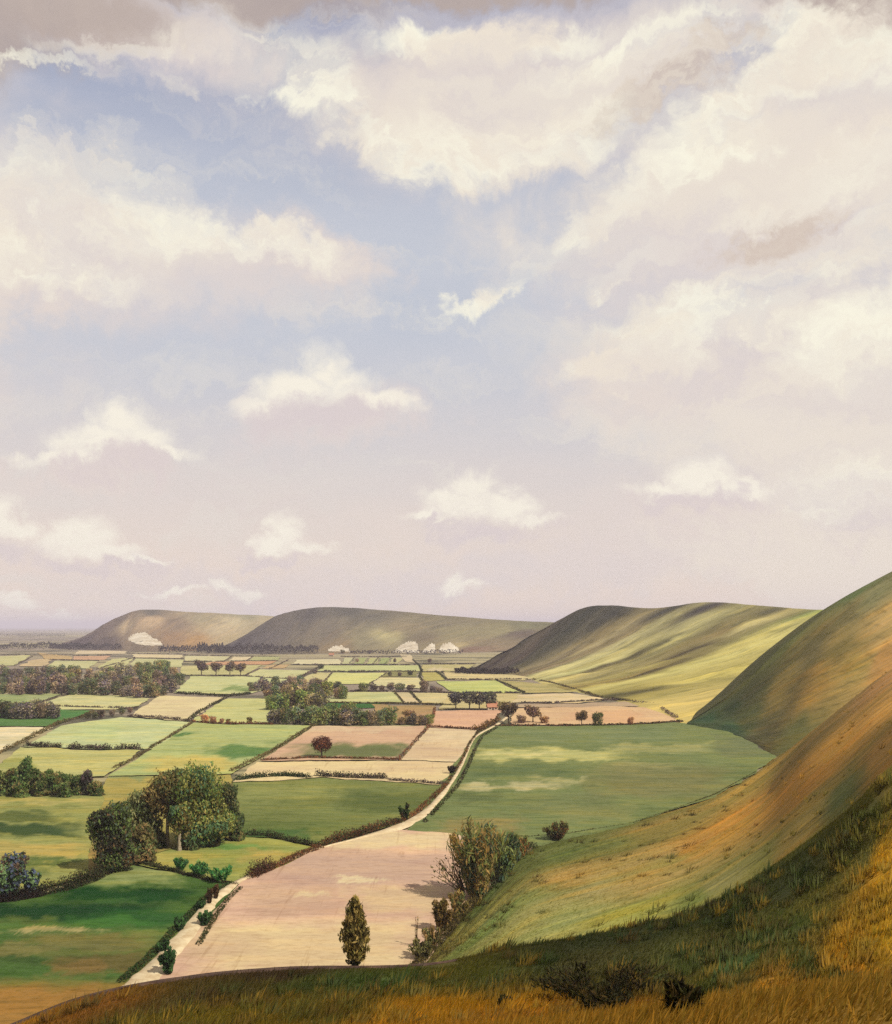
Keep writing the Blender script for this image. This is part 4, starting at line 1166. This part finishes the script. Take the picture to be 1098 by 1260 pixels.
for i, (x, y, h_, w_) in enumerate(((258, 1114, 22, 5), (266, 1108, 22, 4), (247, 1120, 13, 6), (252, 1140, 22, 8), (222, 1146, 18, 8), (208, 1200, 30, 10), (202, 1172, 14, 6))):
    shrub('lane_bush', ('narrow brown sapling beside the chalk lane', 'taller narrow brown sapling where the lane bends', 'low dark bush just below the two brown saplings', 'dark green bush crowding the middle of the chalk lane', 'dark bush on the pasture side of the chalk lane', 'large dark green bush blocking the lower end of the lane', 'dark bush above the largest lane bush')[i],
          G(x, y), h_ * m, w_ * m, [(96, 72, 48), (74, 60, 40)] if i < 2 else [(56, 82, 46), (68, 98, 54), (50, 64, 42)], 110 + i, 900 if i < 3 else 1500, 0.5, 9, aspect=1.7, group='bushes beside the chalk lane', low=0.2)
m = G(497, 1008)[1] / F
shrub('lane_bush', 'small dark green tree-like bush where the lane meets the deep green field', G(498, 1010), 23 * m, 9 * m, [(50, 66, 34), (66, 84, 40), (74, 62, 42)], 120, 900, 0.7, 8, aspect=1.6)
shrub('field_bush', 'brown bush on the boundary below the great green field', G(686, 1034), 24 * m, 16 * m, [(96, 88, 52), (112, 82, 50), (74, 80, 46)], 121, 900, 0.7, 9, aspect=1.8)
shrub('lane_bush', 'dark bush by the white lane below the cream stubble', G(556, 952), 14 * m * 1.2, 7 * m, [(74, 56, 48), (60, 56, 40)], 122, 500, 0.8, 7, aspect=1.6)

# cypress-like tree on the brow
b0 = ray(437, 1190, ('foreground_hillside',)) or Vector(P(437, 1190, 101))
m = b0.y / F
root = empty('poplar_tree', b0, 'slim upright olive-brown poplar on the brow before the pink field', 'tree')
Hh = 86 * m; Wd = 23 * m
lob = []
r = random.Random(4)
for j in range(30):
    z = 0.16 + 0.8 * j / 29
    e = Wd * (0.62 * math.sin(math.pi * min(1, (z * 0.86 + 0.12))) ** 0.8)
    a = j * 2.4
    lob.append((math.cos(a) * e * 0.6, math.sin(a) * e * 0.6, z * Hh, e * r.uniform(0.45, 0.8) + 0.1, e * r.uniform(0.45, 0.8) + 0.1, Hh * r.uniform(0.06, 0.12)))
link('trunk', tube([[(-0.1, 0, -0.3, 0.11), (-0.1, 0, Hh * 0.4, 0.08), (0, 0, Hh * 0.95, 0.02)], [(0.3, 0.05, -0.3, 0.12), (0.2, 0, Hh * 0.3, 0.09), (0.1, 0, Hh * 0.8, 0.02)]]
                   + [[(0, 0, Hh * f, 0.04), (math.cos(f * 40) * Wd * 0.5, math.sin(f * 40) * Wd * 0.5, Hh * (f + 0.12), 0.012)] for f in np.linspace(0.15, 0.8, 14)], M_BARK, 'poplar_trunk', 6), root)
link('crown', crown('poplar_crown', lob, 4600, 0.32, [(124, 112, 58), (148, 126, 68), (106, 100, 54), (160, 136, 80), (96, 84, 50)], 131, 2.6, 0.7, 0.1), root)
b1 = ray(466, 1187, ('foreground_hillside',)) or b0
shrub('brow_bush', 'small grey-green bush beside the poplar on the brow', b1, 16 * m, 13 * m, [(98, 98, 56), (76, 84, 52), (112, 100, 56)], 132, 500, 0.24, 9, aspect=1.6)

# dark wind-bent bushes in the rough grass
for i, (x, y, h_, w_, nm, lab) in enumerate((
        (722, 1232, 48, 50, 'thorn_bush', 'black wind-flattened thorn bush on the rough ochre slope'),
        (760, 1226, 40, 46, 'thorn_bush', 'second black thorn bush trailing east of the flattened one'),
        (742, 1246, 34, 40, 'thorn_bush', 'low black thorn bush nearest the viewpoint'),
        (832, 1248, 40, 22, 'thorn_bush', 'small dark thorn bush with a bare forked twig'),
        (618, 1242, 16, 14, 'thorn_bush', 'tiny dark tuft of thorn in the ochre grass'))):
    p = ray(x, y, ('foreground_hillside',))
    if p is None:
        continue
    m = p.y / F
    shrub(nm, lab, p, h_ * m, w_ * m, [(40, 40, 26), (56, 54, 30), (32, 28, 22), (74, 60, 34)], 140 + i, int(500 + w_ * 26), 0.15, 16, aspect=4.5, lean=(-0.9 if i == 0 else 1.1 if i == 1 else 0.1, 0), group='thorn bushes on the rough slope', low=0.2)


# ------------------------------------------------------------------ hedges
def hedge(label, pts, h=2.2, wd=1.8, palette=None, dens=1.0, gap=0.3, name='hedge', surf=None, seed=[500]):
    seed[0] += 1
    r = np.random.default_rng(seed[0])
    W3 = np.array([(surf and tuple(ray(*p) or G(*p))) or G(*p) for p in pts], float)
    pxlen = sum(math.dist(pts[i], pts[i + 1]) for i in range(len(pts) - 1))
    Dm = W3[:, 1].mean()
    n = int(np.clip(pxlen * 13 * dens * max(1.0, h * F / Dm / 5), 60, 6000))
    size = float(np.clip(1.5 * Dm / F, 0.35, 1.9))
    t = r.uniform(0, 1, n)
    if gap > 0:
        t = t[fbm(t * pxlen / 7, t * 0, seed[0], 3) > gap * 0.75]
        n = len(t)
    c = linres(W3, t)
    hv = h * (0.25 + 1.3 * fbm(t * pxlen / 5, t * 0 + 3.3, seed[0] + 5, 3))
    d = sphere_dirs(r, n)
    p = c + d * np.stack([np.full(n, wd * 0.6), np.full(n, wd * 0.6), hv * 0.5], 1)
    p[:, 2] = c[:, 2] + np.abs(d[:, 2]) ** 0.8 * hv * r.uniform(0.3, 1.0, n)
    pal = np.array([alb(q) for q in (palette or [(106, 98, 62), (120, 102, 68), (90, 90, 56), (136, 112, 76)])])
    C = pal[r.integers(0, len(pal), n)] * (0.8 + 1.1 * fbm(t * pxlen / 6, t * 0, seed[0] + 9, 2))[:, None] * r.uniform(0.75, 1.2, n)[:, None]
    org = c[len(c) // 2].copy()
    me = leaf_mesh('hedge_leaves', p - org, d, size, C, 1.4, np.tile((0, 0, 1.0), (n, 1)), seed[0])
    o = link(name, me, None, org)
    return tag(o, label, 'hedge', 'hedges between the fields')


hedge('dark green weedy bank between the pasture and the chalk lane', [(282, 1089), (254, 1106), (234, 1126), (210, 1150), (182, 1180), (150, 1208)], 1.1, 1.6, [(70, 96, 50), (58, 78, 44), (96, 92, 54)], 1.2, 0.25)
hedge('dark weedy verge between the chalk lane and the great pink field', [(297, 1093), (282, 1106), (270, 1122), (258, 1140), (244, 1164)], 0.8, 1.2, [(82, 92, 52), (66, 70, 44), (110, 92, 60)], 1.2, 0.15)
RUS = [(140, 84, 58), (118, 88, 58), (156, 106, 68), (98, 82, 54)]
DRK = [(66, 76, 44), (80, 84, 50), (92, 74, 54), (56, 58, 42)]
MAU = [(120, 100, 98), (104, 94, 84), (136, 116, 104)]
hedge('diagonal hedge between the white cream field and the pale meadow', [(-4, 928), (20, 917), (45, 904), (72, 890)], 2.6, 2.2)
hedge('hedge running from the diagonal hedge up to the hedge junction', [(72, 890), (100, 883), (115, 876)], 2.4, 2.0)
hedge('scrubby broken hedge across the yellow and pale green meadows', [(32, 918), (70, 920), (110, 921), (140, 922), (174, 922)], 3.4, 2.6, MAU + DRK, 1.2, 0.45)
hedge('dark thin hedge slanting beside the green banded meadow', [(237, 889), (215, 903), (190, 918), (165, 934), (140, 946)], 1.8, 1.8)
hedge('hedge along the near edge of the combed cream field', [(158, 881), (195, 884), (236, 888)], 2.4, 2.0, MAU)
hedge('dark hedge climbing between the combed field and the yellow field', [(229, 888), (248, 875), (262, 867), (280, 858)], 2.6, 2.2, DRK)
hedge('low russet hedge above the green banded meadow', [(236, 889), (280, 891), (336, 892)], 2.0, 1.8, RUS)
hedge('hedge dividing the banded meadow from the lone-tree field', [(388, 892), (362, 908), (335, 925), (308, 938), (284, 950)], 2.4, 2.2)
hedge('hedge under the pale field above the middle wood', [(216, 853), (245, 855), (280, 857), (308, 854)], 3.0, 3.0, DRK)
hedge('hedge between the cream lane field and the lone-tree field', [(529, 894), (515, 908), (503, 922), (490, 936)], 2.0, 1.8, MAU + RUS)
hedge('low brown hedge at the foot of the lone round tree', [(322, 936), (380, 933), (440, 934), (492, 935)], 1.4, 1.6, RUS)
hedge('dark bushy hedge above the deep green field, western length', [(292, 960), (325, 956), (352, 955), (380, 957)], 2.6, 2.6, [(62, 84, 46), (50, 64, 40), (84, 88, 54)], 1.3, 0.2)
hedge('purple scrub hedge between the stubble and the deep green field', [(390, 955), (430, 957), (475, 958)], 3.2, 2.4, MAU + DRK, 1.1, 0.35)
hedge('thin hedge ending the stubble field near the lane', [(478, 960), (520, 963), (552, 966)], 1.6, 1.6, MAU, 0.9, 0.2)
hedge('dark hedge on the west side of the upper lane', [(606, 893), (588, 902), (578, 916), (568, 938), (552, 963)], 1.8, 1.6, DRK + RUS)
hedge('dark hedge on the east side of the upper lane', [(612, 896), (594, 906), (586, 920), (576, 944), (563, 968), (542, 992), (522, 1013)], 1.8, 1.6, DRK)
hedge('russet hedge on the west side of the lane above its white bend', [(551, 966), (532, 984), (512, 1002), (494, 1013)], 2.2, 2.0, RUS)
hedge('yellow and russet bushes where the lane turns to the trees', [(582, 899), (594, 896), (606, 891), (614, 886)], 4.2, 3.0, [(150, 112, 52), (112, 72, 46), (96, 82, 46)], 1.4)
hedge('russet hedge along the top of the great pink field', [(494, 1013), (470, 1018), (445, 1027), (420, 1033), (395, 1043)], 3.0, 2.4, RUS + DRK, 1.3)
hedge('red brown hedge curving above the chalk lane', [(395, 1044), (372, 1052), (350, 1062), (330, 1072), (308, 1081)], 2.2, 2.0, RUS, 1.2)
hedge('plum coloured bushes where the chalk lane emerges', [(332, 1070), (318, 1076), (306, 1083)], 4.6, 3.0, [(96, 64, 56), (78, 66, 44), (112, 78, 62)], 1.3)
hedge('dark hedge dividing the deep green field from the rounded paddock', [(276, 1031), (300, 1028), (330, 1029), (352, 1034), (392, 1042)], 2.2, 2.0, DRK)
hedge('thin dark hedge between the paddock and the dark pasture', [(160, 1061), (185, 1065), (215, 1073), (250, 1082), (290, 1090)], 1.4, 1.4, DRK)
hedge('thick black hedge along the top of the dark pasture', [(46, 1100), (66, 1098), (90, 1092), (112, 1084), (135, 1072)], 4.2, 3.2, DRK, 1.5)
hedge('dark undergrowth below the blue-green shrubs', [(-12, 1110), (15, 1108), (48, 1102)], 3.0, 3.0, [(52, 40, 40), (44, 50, 32), (66, 52, 40)], 1.4)
hedge('rough hedge on the slope between pink field and orange shoulder', [(512, 1190), (540, 1160), (566, 1130), (590, 1104)], 2.2, 1.8, [(92, 84, 46), (70, 60, 38), (112, 96, 52)], 1.2)
hedge('dark hedge continuing up the shoulder past the feathery shrubs', [(590, 1104), (615, 1078), (640, 1054), (656, 1042)], 3.0, 2.4, DRK)
hedge('low hedge across the top of the great green field', [(594, 894), (660, 893), (745, 893), (800, 891), (840, 888)], 1.6, 2.0, RUS + DRK)
hedge('thin hedge under the square peach field', [(526, 894), (560, 896), (598, 898)], 1.5, 1.5, RUS)
hedge('short hedge from the ochre field down to the cream lane field', [(535, 872), (533, 884), (526, 894)], 2.4, 2.0, RUS)
hedge('thin fence-like hedge bounding the great green field below the steep slope', [(560, 1026), (650, 1030), (700, 1026), (780, 1013), (880, 978), (930, 950)], 0.5, 0.6, [(96, 102, 60), (112, 104, 66)], 0.4)
hedge('hedge along the foot of the long down by the cream field', [(656, 836), (680, 841), (710, 849), (738, 858), (780, 864)], 2.4, 2.4)
hedge('dark hedge curving round the foot of the down to the peach field', [(780, 865), (805, 868), (820, 877), (834, 885)], 3.0, 2.6, MAU)
hedge('hedge between the cream field and the mauve strip', [(640, 865.5), (680, 865), (735, 862), (780, 861)], 1.6, 1.8, MAU)
hedge('dark diagonal hedge on the green yellow field before the down', [(610, 837), (630, 845), (646, 853)], 2.2, 2.4, DRK)
hedge('thin hedge west of the narrow pinkish plot', [(485, 852), (497, 865)], 2.0, 2.0)
hedge('dark thin hedge east of the narrow pinkish plot', [(505, 852), (518, 865)], 2.2, 2.2, DRK)
hedge('hedge under the three far pale plots', [(392, 865), (440, 866), (500, 866), (560, 868)], 1.8, 2.0)
hedge('hedge above the three far pale plots', [(430, 851), (480, 851), (555, 853), (640, 853)], 2.2, 2.4, MAU)
hedge('dark hedge lining the winding lane on the far plain', [(508, 812), (516, 819), (519, 826), (516, 833), (522, 841)], 2.4, 3.0, DRK)
hedge('tiny diagonal hedge east of the winding lane', [(536, 826), (544, 832), (550, 837)], 2.4, 2.8, DRK)
for i, (a, b_, t_) in enumerate((
        ((398, 826), (516, 826), 'under the long yellow green strip field'), ((396, 819), (360, 837), 'slanting down to the middle wood'), ((409, 828), (397, 841), 'between the pale yellow and bright yellow fields'),
        ((476, 828), (455, 842), 'east of the bright yellow field'), ((360, 818), (515, 818), 'above the long yellow green strip'), ((320, 823), (300, 832), 'beside the four trees in a row'),
        ((300, 832), (362, 836), 'above the middle wood corner'), ((222, 831), (300, 832), 'at the feet of the four trees in a row'), ((355, 812), (332, 823), 'by the far tan field'), ((385, 826), (362, 837), 'above the heart of the middle wood'),
        ((226, 806), (345, 808), 'under the whaleback hill'), ((226, 814), (341, 813), 'along the orange pink strip'), ((285, 808), (274, 815), 'between two far cream fields'), ((311, 808), (303, 814), 'west of the small far green field'),
        ((166, 809), (118, 824), 'slanting before the long dark wood'), ((60, 812), (122, 813), 'above the long pale far field'), ((40, 808), (18, 819), 'beside the far yellow field'), ((90, 807), (137, 806), 'above the pinkish strip'),
        ((156, 804), (225, 805), 'under the far chalk pit'), ((155, 810), (226, 811), 'above the far pale field'), ((0, 806), (90, 806), 'below the furthest woods'), ((420, 808), (500, 808), 'above the striped far plots'),
        ((520, 817), (585, 817), 'above the far yellow fields'), ((520, 827), (575, 827), 'below the far yellow fields'), ((552, 836), (650, 836), 'above the bright green yellow field'), ((36, 868), (170, 872), 'under the long pale field'),
        ((85, 854), (36, 868), 'dividing the two fields below the long dark wood'), ((436, 809), (430, 817), 'between the first striped plots'), ((466, 809), (459, 817), 'between the middle striped plots'), ((480, 809), (474, 817), 'between the last striped plots'))):
    hedge('thin far hedge ' + t_, [a, ((a[0] + b_[0]) / 2, (a[1] + b_[1]) / 2 + 0.3), b_], 1.8, 2.2, MAU + [(110, 104, 76)], 0.55, 0.38)

# ------------------------------------------------------------------ woods at the hill feet (far-off masses)
def far_mass(name, label, pts, n, hm, deep, palette, seed):
    r = np.random.default_rng(seed)
    W3 = np.array([G(*p) for p in pts])
    t = r.uniform(0, 1, n)
    c = linres(W3, t)
    hv = hm * (0.5 + fbm(t * len(pts) * 14, t * 0, seed, 3))
    y = c[:, 1] + r.uniform(0, deep, n)
    z = hv * r.uniform(0, 1, n) ** 0.6
    x = c[:, 0] * y / c[:, 1]
    p = np.stack([x, y, z], 1)
    for nme in ('distant_hill', 'whaleback_hill', 'long_down'):
        pass
    pal = np.array([alb(q) for q in palette])
    C = pal[r.integers(0, len(pal), n)] * r.uniform(0.7, 1.25, n)[:, None]
    me = leaf_mesh(name, p, sphere_dirs(r, n), 2.8, C, 1.2, np.tile((0, 0, 1.0), (n, 1)), seed)
    o = link(name, me)
    return tag(o, label, kind='stuff')


FARP = [(84, 72, 82), (74, 66, 70), (96, 80, 80), (88, 82, 70)]
far_mass('far_woods', 'mauve woods massed along the foot of the furthest hill', [(-20, 800), (60, 799), (110, 800.5), (150, 801)], 5000, 15, 260, FARP, 1)
far_mass('far_woods', 'dark woods under the steep end of the whaleback hill', [(243, 803.5), (280, 805.5), (330, 806), (392, 805)], 5000, 20, 200, FARP, 2)
far_mass('far_woods', 'thin woods between the chalk pits of the whaleback hill', [(430, 804.5), (470, 805), (500, 805), (570, 804)], 700, 8, 50, FARP, 3)
far_mass('far_woods', 'dark scrub on the tip of the long down', [(560, 829), (600, 830), (640, 830)], 1400, 6, 60, [(84, 70, 66), (70, 62, 54)], 4)
far_mass('far_woods', 'broken woods scattered over the plain to the horizon', [(-60, 786), (20, 785), (80, 786)], 2600, 16, 2500, FARP, 5)
far_mass('far_woods', 'narrow woods under the slope east of the far chalk pit', [(195, 803), (225, 803), (248, 803)], 1200, 15, 120, FARP, 6)


# ------------------------------------------------------------------ chalk pits cut into the hills
def chalk(label, px0, px1, top, bot, hill, seed):
    """a bare chalk face: an irregular, rough, steep scar lying in the slope"""
    n, mrow = 34, 16
    V = np.zeros((mrow, n, 3))
    r = np.random.default_rng(seed)
    xs = np.linspace(px0, px1, n)
    edge = np.interp(xs, [p[0] for p in top], [p[1] for p in top]) + (r.uniform(-1, 1, n) * 1.3)
    foot = np.interp(xs, [p[0] for p in bot], [p[1] for p in bot]) + (r.uniform(-1, 1, n) * 0.4)
    for i in range(mrow):
        for j in range(n):
            y = foot[j] + (edge[j] - foot[j]) * i / (mrow - 1)
            p = ray(xs[j], y, (hill,))
            if p is None:
                p = Vector(G(xs[j], max(y, 798)))
            V[i, j] = p
    # pull the face forward in ledges so that it stands as a rough cliff
    led = fbm(np.linspace(0, 7, n)[None, :].repeat(mrow, 0), np.linspace(0, 3, mrow)[:, None].repeat(n, 1), seed, 3)
    V[..., 1] -= 1.5 + 4 * led
    V[..., 0] *= (1 - (1.5 + 4 * led) / (V[..., 1] + 40))
    uu, vv = np.meshgrid(np.linspace(0, 1, n), np.linspace(0, 1, mrow))
    me, _ = grid_mesh('chalk_pit', V, np.stack([uu, vv], -1), None, M_CHALK)
    return tag(link('chalk_pit', me), label, 'chalk pit', 'chalk pits in the downs')


chalk('white chalk pit cut in the furthest hill', 158, 200, [(158, 784), (165, 780), (178, 778), (186, 783), (195, 788), (200, 792)], [(158, 788), (170, 793), (185, 794.5), (200, 794.5)], 'distant_hill', 1)
chalk('small pale chalk scrape at the foot of the whaleback hill', 404, 432, [(404, 799), (412, 795), (420, 794), (428, 798), (432, 801)], [(404, 801), (432, 802.5)], 'whaleback_hill', 2)
chalk('broad white chalk pit in the row of three', 484, 516, [(484, 802), (492, 795), (500, 790), (510, 789), (514, 793), (516, 800)], [(484, 803), (516, 803.2)], 'whaleback_hill', 3)
chalk('narrow pointed chalk pit in the middle of the row of three', 519, 537, [(519, 802), (525, 796), (531, 791), (535, 793), (537, 801)], [(519, 803), (537, 803.2)], 'whaleback_hill', 4)
chalk('ragged chalk pit at the end of the row of three, nearest the long down', 540, 565, [(540, 800), (545, 793), (553, 790), (560, 794), (565, 799)], [(540, 802.5), (565, 802.5)], 'whaleback_hill', 5)


# ------------------------------------------------------------------ cottages
def box_mesh(name, x0, x1, y0, y1, z0, z1, mat):
    me = bpy.data.meshes.new(name)
    v = [(x, y, z) for z in (z0, z1) for y in (y0, y1) for x in (x0, x1)]
    me.from_pydata(v, [], [(0, 2, 3, 1), (4, 5, 7, 6), (0, 1, 5, 4), (2, 6, 7, 3), (0, 4, 6, 2), (1, 3, 7, 5)])
    me.materials.append(mat)
    return me


def cottage(label, px, py, wm, dm, hm, rz):
    root = empty('cottage', G(px, py), label, 'cottage', 'small cottages on the plain')
    root.rotation_euler = (0, 0, rz)
    link('wall', box_mesh('cottage_walls', -wm / 2, wm / 2, -dm / 2, dm / 2, 0, hm, M_WALL), root)
    me = bpy.data.meshes.new('cottage_roof')
    a, b_, e = wm / 2 + 0.5, dm / 2 + 0.5, hm + dm * 0.5
    me.from_pydata([(-a, -b_, hm - 0.1), (a, -b_, hm - 0.1), (a, b_, hm - 0.1), (-a, b_, hm - 0.1), (-a, 0, e), (a, 0, e)], [], [(0, 1, 5, 4), (2, 3, 4, 5), (0, 4, 3), (1, 2, 5), (0, 3, 2, 1)])
    me.materials.append(M_ROOF)
    rf = link('roof', me, root)
    link('chimney', box_mesh('cottage_chimney', a - 1.6, a - 0.7, -0.5, 0.5, e - 1.0, e + 1.3, M_ROOF), rf)
    for x in (-wm * 0.28, wm * 0.28):
        link('window', box_mesh('cottage_window', x - 0.7, x + 0.7, -dm / 2 - 0.05, -dm / 2 + 0.1, hm * 0.35, hm * 0.72, M_DARK), root)
    link('door', box_mesh('cottage_door', -0.55, 0.55, -dm / 2 - 0.06, -dm / 2 + 0.1, 0.0, 2.1, M_DARK), root)


cottage('orange-roofed cottage beside the four blue-green trees', 606, 873.5, 8, 5.5, 2.4, 0.15)
cottage('tiny orange-roofed cottage below the small chalk scrape', 408, 807.5, 10, 7, 3.2, -0.2)


# ------------------------------------------------------------------ rough grass on the near slopes
def grass(label, hill, n, vrange, hgt, wid, seed, lean, pxr=(-40, 1140), thr=0.3, path=False, gain=1.1):
    r = np.random.default_rng(seed)
    nv, nu = hill.V.shape[:2]
    i = r.integers(int(vrange[0] * nv), int(vrange[1] * nv) - 1, n * 5)
    j = r.integers(0, nu - 1, n * 5)
    fi, fj = r.uniform(0, 1, (n * 5, 1)), r.uniform(0, 1, (n * 5, 1))
    p = hill.V[i, j] * (1 - fi) * (1 - fj) + hill.V[i + 1, j] * fi * (1 - fj) + hill.V[i, j + 1] * (1 - fi) * fj + hill.V[i + 1, j + 1] * fi * fj
    C = hill.C[i, j]
    px = p[:, 0] / np.maximum(p[:, 1], 1) * F + CX
    dens = fbm(p[:, 0] / (hgt * 9), p[:, 1] / (hgt * 14), seed, 4)
    ok = (px > pxr[0]) & (px < pxr[1]) & (p[:, 1] > 7) & (dens > thr)
    vr = hill.vv[i, j]
    ok &= ~((vr > 0.615) & (vr < 0.72) & (px < 560)) | (not path)
    p, C, dens = p[ok][:n], C[ok][:n], dens[ok][:n]
    m_ = len(p)
    h = hgt * r.uniform(0.4, 1.2, m_)[:, None] * (0.5 + dens[:, None]) * np.clip(p[:, 1:2] / 55, 0.3, 1)
    a = r.uniform(0, 2 * math.pi, m_)
    side = np.stack([np.cos(a), np.sin(a) * 0.4, np.zeros(m_)], 1) * wid * r.uniform(0.5, 1.3, m_)[:, None] * np.clip(p[:, 1:2] / 55, 0.3, 1)
    tip = p + h * (np.array(lean)[None, :] + r.normal(size=(m_, 3)) * 0.28)
    low = p - np.array((0, 0, 0.05))
    V = np.stack([low - side, low + side, tip], 1).reshape(-1, 3)
    hue = np.where(r.uniform(0, 1, (m_, 1)) < 0.25, np.array((1.22, 1.10, 0.85)), np.where(r.uniform(0, 1, (m_, 1)) < 0.35, np.array((0.8, 0.88, 0.75)), np.array((1, 1, 1.0))))
    C = C * hue * gain * r.uniform(0.75, 1.3, m_)[:, None]
    me = bpy.data.meshes.new('grass')
    fill_mesh(me, V, np.arange(3 * m_).reshape(-1, 3))
    set_col(me, np.repeat(C, 3, axis=0))
    me.materials.append(M_LEAF)
    tag(link('grass', me), label, kind='stuff')


grass('rough tussocky grass on the dark hillside below the viewpoint', H6, 230000, (0.30, 0.70), 0.5, 0.05, 1, (0.45, -0.1, 0.6), thr=0.26, path=True)
grass('fine grass on the brow close below the viewpoint', H6, 150000, (0.19, 0.33), 1.0, 0.09, 4, (0.45, -0.1, 0.6), thr=0.26, path=True)
grass('long grass swept along the orange shoulder', H5, 90000, (0.18, 0.80), 0.8, 0.10, 2, (0.9, -0.5, 0.35), gain=1.3)


def scrub(label, hill, sites, per, hgt, seed, vr):
    """loose tufts of coarse scrub and bracken, each a spray of long blades"""
    r = np.random.default_rng(seed)
    nv, nu = hill.V.shape[:2]
    i = r.integers(int(vr[0] * nv), int(vr[1] * nv), sites * 6); j = r.integers(1, nu - 1, sites * 6)
    c = hill.V[i, j]
    px = c[:, 0] / np.maximum(c[:, 1], 1) * F + CX
    k = (px > -30) & (px < 1130) & ~((px < 600) & (hill is H6) & (hill.vv[i, j] > 0.575)) & (fbm(c[:, 0] / 9, c[:, 1] / 16, seed, 3) > 0.48)
    c, base = c[k][:sites], hill.C[i, j][k][:sites]
    m_ = len(c)
    pal = np.array([alb(q) for q in ((58, 74, 36), (84, 60, 36), (150, 116, 44), (46, 52, 30), (104, 96, 48), (72, 88, 56))])
    tone = 0.5 * base + 0.6 * pal[r.integers(0, len(pal), m_)]
    c = np.repeat(c, per, 0); tone = np.repeat(tone, per, 0)
    big = np.repeat(hgt * r.uniform(0.4, 1.3, (m_, 1)) * np.clip(c[::per, 1:2] / 60, 0.35, 1.2), per, 0)
    n = len(c)
    a = r.uniform(0, 6.283, n); e = r.uniform(0, 1, n) ** 0.7
    foot = c + np.stack([np.cos(a) * e * 0.8, np.sin(a) * e * 0.8, np.full(n, -0.1)], 1) * big
    tip = foot + big * np.stack([np.cos(a) * 0.5 + 0.35, np.sin(a) * 0.5, r.uniform(0.4, 1.0, n)], 1) * r.uniform(0.5, 1.2, (n, 1))
    side = np.stack([-np.sin(a), np.cos(a), np.zeros(n)], 1) * big * 0.085
    V = np.stack([foot - side, foot + side, tip], 1).reshape(-1, 3)
    me = bpy.data.meshes.new('scrub')
    fill_mesh(me, V, np.arange(3 * n).reshape(-1, 3))
    set_col(me, np.repeat(tone * r.uniform(0.7, 1.35, (n, 1)), 3, axis=0))
    me.materials.append(M_LEAF)
    tag(link('scrub', me), label, kind='stuff')


scrub('loose bracken and scrub tufts over the dark hillside', H6, 1000, 46, 0.9, 31, (0.26, 0.675))
scrub('sparse tufts of coarse grass over the orange shoulder', H5, 260, 30, 1.2, 32, (0.22, 0.78))

# ------------------------------------------------------------------ the air: a thin haze over the whole valley
hz = bpy.data.materials.new('haze')
hz.use_nodes = True
hz.cycles.homogeneous_volume = True
t = NT(hz.node_tree)
t.n.clear()
out = t.new('ShaderNodeOutputMaterial')
pvn = t.new('ShaderNodeVolumePrincipled')
pvn.inputs['Color'].default_value = (0.85, 0.79, 0.90, 1)
pvn.inputs['Density'].default_value = 0.000075
t.put(out.inputs['Volume'], pvn.outputs[0])
tag(link('haze', box_mesh('haze', -31500, 31500, -600, 46500, -9, 245, hz)), 'thin mauve haze lying over the valley', kind='stuff')
